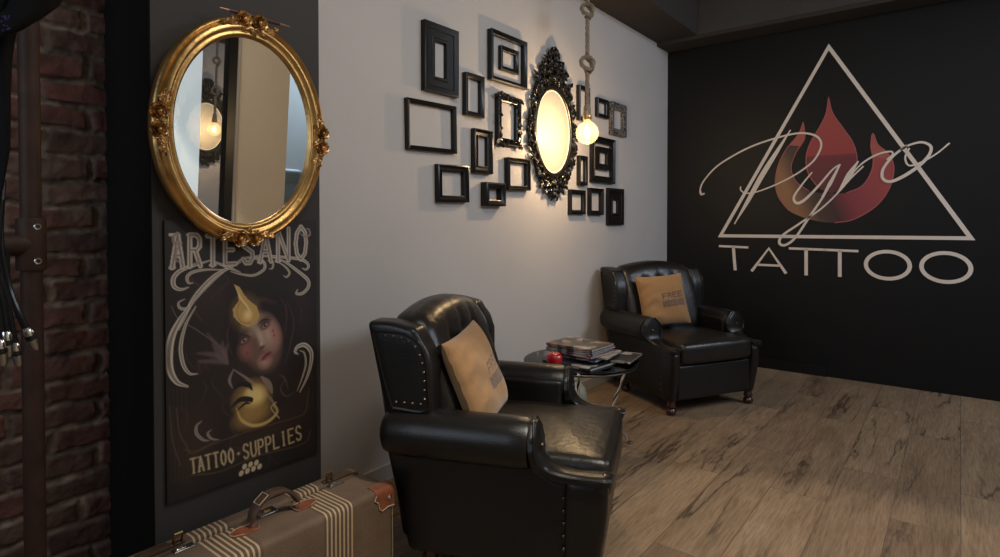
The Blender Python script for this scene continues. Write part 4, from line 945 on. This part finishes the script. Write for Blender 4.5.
# red apple
ap = tag(empty('apple_candle', (2.530, 1.630, TZ)), 'shiny red apple shaped candle at the left of the glass table', 'candle')
MB().lathe([(.004, .006), (.018, .001), (.030, .006), (.040, .025), (.043, .045), (.038, .064), (.026, .074), (.014, .072), (.004, .064)], 28).build('apple_body', M['red'], ap, sharp=80)
MB().tube([(0, 0, .062), (.001, .001, .078), (.004, .002, .088)], .0018, 6).build('wick', M['rubber'], ap)
# magazines
def mag(x, y, z, rz, w_, h_, t, cols, label, tilt=0):
    root = tag(empty('magazine', (TB.x+x, TB.y+y, z), R(rz)), label, 'magazine', 'magazines piled on the glass table'); root.rotation_euler = (0, R(tilt), R(rz))
    MB().box((0, 0, t/2), (w_-.004, h_-.004, t-.002)).build('pages', M['pages'], root, smooth=False, bevel=.001)
    mm = magazine_mat('magazine_cover', *cols); c_ = MB()
    c_.box((0, 0, t-.0006), (w_, h_, .0012)); c_.box((0, 0, .0006), (w_, h_, .0012)); c_.box((-w_/2+.0006, 0, t/2), (.0012, h_, t)); c_.build('cover', mm, root, smooth=False)
K_ = (.015, .013, .014)
z = TZ+.0005
mag(-.07, -.03, z, -6, .235, .31, .012, (K_, (.018, .02, .03), (.03, .05, .09), 22), 'black magazine lowest of the pile, sticking out to the left'); z += .0125
mag(.105, -.115, TZ+.0130, 9, .235, .30, .009, (K_, (.02, .018, .018), (.035, .03, .03), 14), 'black magazine sticking out at the right edge of the table')
z = TZ+.0225
L_ = [(.01, -.005, -2, (K_, (.04, .10, .16), (.20, .16, .14)), 'blue and black magazine, second from the bottom of the pile'),
      (.035, -.03, 7, ((.25, .22, .18), (.45, .40, .30), (.10, .08, .06)), 'pale cream magazine sticking out right in the lower pile'),
      (.0, .0, -6, (K_, (.30, .05, .06), (.35, .32, .30)), 'magazine with a red and white spine in the middle of the pile'),
      (-.002, .005, -1, (K_, (.05, .10, .14), (.30, .28, .26)), 'dark blue magazine in the upper half of the pile'),
      (.004, .0, -5, (K_, (.12, .04, .14), (.25, .22, .20)), 'dark magazine with purple and white print, second from the top'),
      (.0, .005, -3, ((.02, .022, .02), (.10, .10, .05), (.26, .09, .07)), 'topmost magazine of the pile with a green and orange cover')]
for i, (x, y, rz, cols, lab) in enumerate(L_):
    t = (.011, .008, .012, .011, .010, .012)[i]; mag(x, y, z, rz, .225, .290, t, (*cols, 26), lab); z += t+.0004
# pale vase by the wall
vs = tag(empty('floor_vase', (3.36, 2.03, 0)), 'squat pale green-grey glazed vase on the floor behind the glass table', 'vase')
MB().lathe([(.05, 0), (.075, .006), (.098, .05), (.104, .09), (.092, .14), (.06, .175), (.045, .185), (.05, .20), (.044, .20), (.038, .185)], 32).build('vase_body', M['vase'], vs, sharp=70)

# ------------------------------------------------------------------ suitcase (local x along the wall)
def suitcase():
    root = tag(empty('suitcase', (.965, 1.63, 0)), 'vintage brown tweed suitcase with cream stripes and leather handle, standing in front of the pier', 'suitcase')
    H_ = .352; hx = .375
    MB().rbox((hx, .085, H_/2), .020, 8, (0, -.033, H_/2)).build('case_body', M['tweed'], root)
    MB().rbox((hx, .029, H_/2), .014, 8, (0, .093, H_/2)).build('case_lid', M['tweed'], root)
    MB().box((0, .060, H_/2), (2*hx-.03, .02, H_-.03)).build('seam_gap', M['rubber'], root, smooth=False)
    # stitched seam edge on the right
    st = MB()
    for k in range(52): st.box((hx-.003, -.1145, .012+k*.0062), (.0025, .0016, .0034))
    st.build('edge_stitching', M['stitch'], root, smooth=False)
    # handle
    hy = -.010
    hd = empty('carry_handle', (0, 0, 0)); hd.parent = root
    P = catmull([(-.078, .372), (-.070, .398), (-.045, .424), (-.010, .434), (.025, .428), (.055, .405), (.072, .380)], 5); rings = []
    for i, q in enumerate(P):
        t = np.array(P[min(i+1, len(P)-1)])-np.array(P[max(0, i-1)]); t /= np.linalg.norm(t); nn = (-t[1], t[0]); w_ = .017+.005*math.sin(PI*i/(len(P)-1))
        rings.append([(q[0]+nn[0]*b_, hy+a, q[1]+nn[1]*b_) for a, b_ in ((-w_, -.003), (-w_, .003), (-w_*.5, .007), (w_*.5, .007), (w_, .003), (w_, -.003), (w_*.5, -.006), (-w_*.5, -.006))])
    MB().loft(rings).build('handle_strap', M['dark_leather'], hd, sharp=50)
    for s in (-1, 1):
        # leather tab, pointed outwards, with D ring and rivet
        sh = [(.060, -.023), (.060, .023), (.110, .026), (.134, .015), (.141, 0), (.134, -.015), (.110, -.026)]
        tbm = MB().prism([(s*q[0], hy+q[1], H_-.001) for q in (sh if s > 0 else sh[::-1])], (0, 0, .0055)).build('leather_tab', M['tan_leather'], root, smooth=False, bevel=.0015)
        for q in ([(s*a[0]*1.0, hy+a[1]*.86, H_+.005) for a in sh],): MB().tube(q, .0009, 5).build('stitching', M['stitch'], tbm)
        MB().ball((s*.072, hy, H_+.006), .005, 8, (1, 1, .6)).build('rivet', M['steel'], tbm)
        D = [(s*.062+.0, hy-.016, H_+.002), (s*.070, hy-.018, H_+.018), (s*.074, hy-.010, H_+.030), (s*.074, hy+.010, H_+.030), (s*.070, hy+.018, H_+.018), (s*.062, hy+.016, H_+.002)]
        MB().tube(catmull(D, 3), .0022, 6).build('handle_ring', M['steel'], root)
    # buckle patch on the handle
    bk = MB(); sq = [(-.062, -.019), (-.034, -.019), (-.034, .013), (-.062, .013)]
    z_ = lambda x: float(np.interp(x, [float(q[0]) for q in P], [float(q[1]) for q in P]))
    bk.tube([(x, hy+y, z_(x)+.0105) for x, y in sq], .0016, 6, loop=True); bk.build('handle_stitching', M['stitch'], hd)
    # centre lock
    MB().rbox((.030, .020, .004), .003, 3, (.0, .040, H_+.002)).build('lock_plate', M['steel'], root)
    MB().rbox((.012, .006, .004), .002, 3, (.0, .040, H_+.008)).build('lock_button', M['brass'], root)
    for s in (-1, 1):
        lt = empty('latch', (s*.248, .055, H_)); lt.parent = root
        MB().rbox((.028, .012, .003), .002, 3, (0, -.022, .002)).build('latch_plate', M['steel'], lt)
        MB().rbox((.013, .010, .003), .002, 3, (-.01, -.022, .007)).build('latch_slider', M['chrome'], lt)
        MB().rbox((.020, .010, .003), .002, 3, (0, .022, .002)).build('hasp_base', M['dark_leather'], lt)
        U = [(-.010, .015, .004), (-.012, .012, .022), (-.010, .010, .034), (.010, .010, .034), (.012, .012, .022), (.010, .015, .004)]
        MB().tube(U, .0035, 6).build('hasp_loop', M['brass'], lt); MB().box((0, .011, .026), (.016, .003, .012)).build('hasp_tongue', M['dark_leather'], lt, smooth=False)
    # leather corners: scalloped patch on front right, and one on the lid
    for (yy, s) in ((-.1195, 1), (-.1195, -1)):
        sh = [(hx+.001, .004), (hx-.076, .004), (hx-.084, -.010), (hx-.068, -.022), (hx-.064, -.044), (hx-.052, -.054), (hx-.026, -.048), (hx+.001, -.052)]
        b_ = MB(); b_.prism([(s*q[0], yy, H_-.018+q[1]) for q in (sh if s > 0 else sh[::-1])], (0, .006, 0))
        # wrap over the top edge
        rings = []
        for x in (hx-.078, hx-.02, hx-.008, hx+.0025):
            rings.append([(s*x, -.030-.088-.002+a, H_+b2) for a, b2 in ((0, -.030), (0, -.016), (.004, -.005), (.011, .0005), (.022, .003), (.045, .003), (.045, -.004), (.022, -.004), (.010, -.010), (.006, -.02), (.006, -.03))])
        b_.loft(rings)
        b_.rbox((.0025, .020, .022), .002, 3, (s*(hx+.0015), -.095, H_-.030))
        cn = b_.build('leather_corner', M['tan_leather'], root, sharp=40)
        MB().tube([(s*q[0], yy-.001, H_-.018+q[1]) for q in sh[1:]], .0016, 5).build('corner_edging', M['stitch'], cn)
        MB().ball((s*(hx-.020), yy-.002, H_-.036), .007, 10, (1, .6, 1)).build('rivet', M['chrome'], cn)
    for s in (-1, 1):
        rings = []
        for x in (hx-.11, hx-.05, hx-.02, hx-.006, hx+.002):
            dz = -.000 if x < hx-.03 else (-.004 if x < hx-.01 else -.018)
            rings.append([(s*x, .092+a, H_+b2+dz) for a, b2 in ((-.026, .0025), (-.01, .0032), (.012, .0025), (.026, -.004), (.032, -.02), (.026, -.02), (0, -.006), (-.026, -.004))])
        MB().loft(rings).build('lid_corner', M['dark_leather'], root, sharp=40)
    MB().tube([(hx+.001, -.095, H_-.020), (hx+.014, -.090, H_-.016), (hx+.018, -.080, H_-.020), (hx+.012, -.072, H_-.026), (hx+.001, -.070, H_-.028)], .003, 6).build('side_ring', M['steel'], root)
suitcase()

# ------------------------------------------------------------------ pipe rail, cables and hanging garment at the left edge
def pipes():
    px_, py_ = .424, 1.80; r = .0225
    root = tag(empty('pipe_rail', (px_, py_, 0)), 'brown painted tubular rail standing before the brick wall', 'rail')
    MB().lathe([(r, 0), (r, 1.165)], 28).build('lower_pipe', M['pipe'], root); MB().lathe([(r*.98, 1.215), (r*.98, 3.2)], 28).build('upper_pipe', M['pipe'], root)
    MB().lathe([(.055, 0), (.055, .008), (.030, .014), (.028, .03), (r, .031)], 28).build('floor_flange', M['pipe'], root)
    fit = MB().lathe([(r, 1.128), (.029, 1.129), (.031, 1.135), (.031, 1.250), (.029, 1.257), (r, 1.258)], 28)
    rr_ = .027
    for p0, p1, rad in (((-.010, -.004, 1.193), (-.070, -.012, 1.193), rr_),): fit.tube([Vector(p0), Vector(p1)], rad, 20)
    fo = fit.build('tee_fitting', M['pipe'], root, sharp=50)
    MB().tube([(-.068, -.012, 1.193), (-.55, -.05, 1.193)], r*.9, 20).build('cross_pipe', M['pipe'], root)
    for x, z in ((.006, 1.236), (.006, 1.152), (-.038, 1.192)):
        g = MB(); P = Matrix.Translation((x, -.029, z)) @ Matrix.Rotation(R(90), 4, 'X'); 
        g.lathe([(.0085, -.004), (.0085, .002), (.0070, .0035), (.0048, .003), (.0045, -.002)], 14, mtx=P); g.build('grub_screw', M['steel'], fo)
pipes()
def cable(pts, plug_dir, label, r=.0075):
    base = Vector(pts[0]); root = tag(empty('clip_cord', base), label, 'cable', 'black cables hanging from the rail')
    Q = [Vector(tuple(float(c_) for c_ in q))-base for q in catmull(pts, 7)]
    MB().tube(Q, r, 10).build('cable', M['rubber'], root)
    e = Q[-1]; t = (Q[-1]-Q[-3]).normalized()
    MB().tube([e-t*.006, e+t*.004, e+t*.014], [r*1.0, r*1.45, r*1.35], 12).build('ferrule', M['chrome'], root)
    MB().tube([e+t*.014, e+t*.024], [r*1.5, r*1.5], 12).build('collar', M['rubber'], root)
    MB().tube([e+t*.022, e+t*.026, e+t*.045, e+t*.052], [r*.9, r*1.35, r*1.2, r*.6], 12).build('plug', M['steel'], root)
def P3(px, py, Y): x, z = onY(px, py, Y); return (x, Y, z)
cable([P3(2, 180, 1.70), P3(0, 240, 1.69), P3(8, 285, 1.69), P3(17, 310, 1.68), P3(27, 330, 1.68)], None, 'rightmost black cable with chrome plug in front of the brown pipe')
cable([P3(0, 200, 1.66), P3(-4, 270, 1.66), P3(2, 305, 1.66), P3(6, 334, 1.66)], None, 'black cable with chrome plug, between the leftmost cable and the lowest one')
cable([P3(6, 250, 1.72), P3(6, 290, 1.73), P3(10, 320, 1.73), P3(15, 345, 1.73)], None, 'short black cable with dark plug hanging lowest')
cable([P3(-8, 200, 1.60), P3(-9, 280, 1.60), P3(-5, 320, 1.60), P3(-1, 342, 1.60)], None, 'black cable with chrome plug at the very left edge', .008)
# draped black garment, top left
def garment():
    root = tag(empty('black_garment', P3(5, 20, 1.62)), 'black garment draped over the top of the rail at the upper left', 'garment')
    b = Vector(P3(5, 20, 1.62)); mb = MB()
    def q(px, py, Y): return Vector(P3(px, py, Y))-b
    # sleeve: a fold dropping from upper right to the left edge
    path = [(62, -40), (55, -10), (46, 6), (30, 20), (14, 32), (-8, 40)]; rings = []
    for i, (x, y) in enumerate(path):
        c = q(x-16, y, 1.60); w_ = (.050, .050, .048, .042, .035, .03)[i]
        rings.append([c+Vector((w_*math.cos(t)*(1+.12*math.sin(3*t+i)), .05*math.sin(t), w_*.35*math.sin(t+.4)-.5*w_*math.cos(t)*(-.45))) for t in np.linspace(0, 2*PI, 20, endpoint=False)])
    mb.loft(rings); mb.build('draped_sleeve', M['cloth'], root)
    m2 = MB(); rings = []
    for i, (x, y) in enumerate(((-6, -60), (-4, 0), (-2, 60), (1, 110), (2, 150), (-4, 190), (-10, 205))):
        c = q(x, y, 1.64); w_ = (.06, .040, .020, .013, .011, .009, .003)[i]
        rings.append([c+Vector((w_*math.cos(t)*(1+.15*math.sin(4*t+i*1.3)), .04*math.sin(t), 0)) for t in np.linspace(0, 2*PI, 20, endpoint=False)])
    m2.loft(rings); m2.build('hanging_panel', M['cloth'], root)
    s_ = MB(); r_ = random.Random(4)
    for k in range(16): s_.ball(q(r_.uniform(1, 10), r_.uniform(15, 32), 1.545), .0022, 6)
    s_.build('sequins', mat('violet_sequins', (.03, .02, .10), .3, .6), root)
garment()

# ------------------------------------------------------------------ blue-grey tattoo chair in the back room (seen in the gold mirror)
tch = tag(empty('treatment_chair', (3.28, -1.32, 0), R(100)), 'blue-grey padded treatment chair reflected at the right of the gold mirror', 'chair')
MB().lathe([(.28, 0), (.28, .03), (.06, .06), (.05, .45)], 28).build('pedestal', M['steel'], tch)
MB().rbox((.30, .28, .06), .05, 6, (.05, 0, .52)).build('seat', M['grey_vinyl'], tch)
MB().rbox((.08, .20, .42), .06, 6, (-.30, 0, .90), lambda x, y, z: (x-.25*(z+.4), y, z)).build('backrest', M['grey_vinyl'], tch)
MB().rbox((.07, .13, .10), .06, 6, (-.50, 0, 1.33)).build('headrest', M['grey_vinyl'], tch)
for s in (-1, 1): MB().rbox((.20, .04, .03), .025, 4, (.02, s*.32, .74)).build('armrest', M['grey_vinyl'], tch)
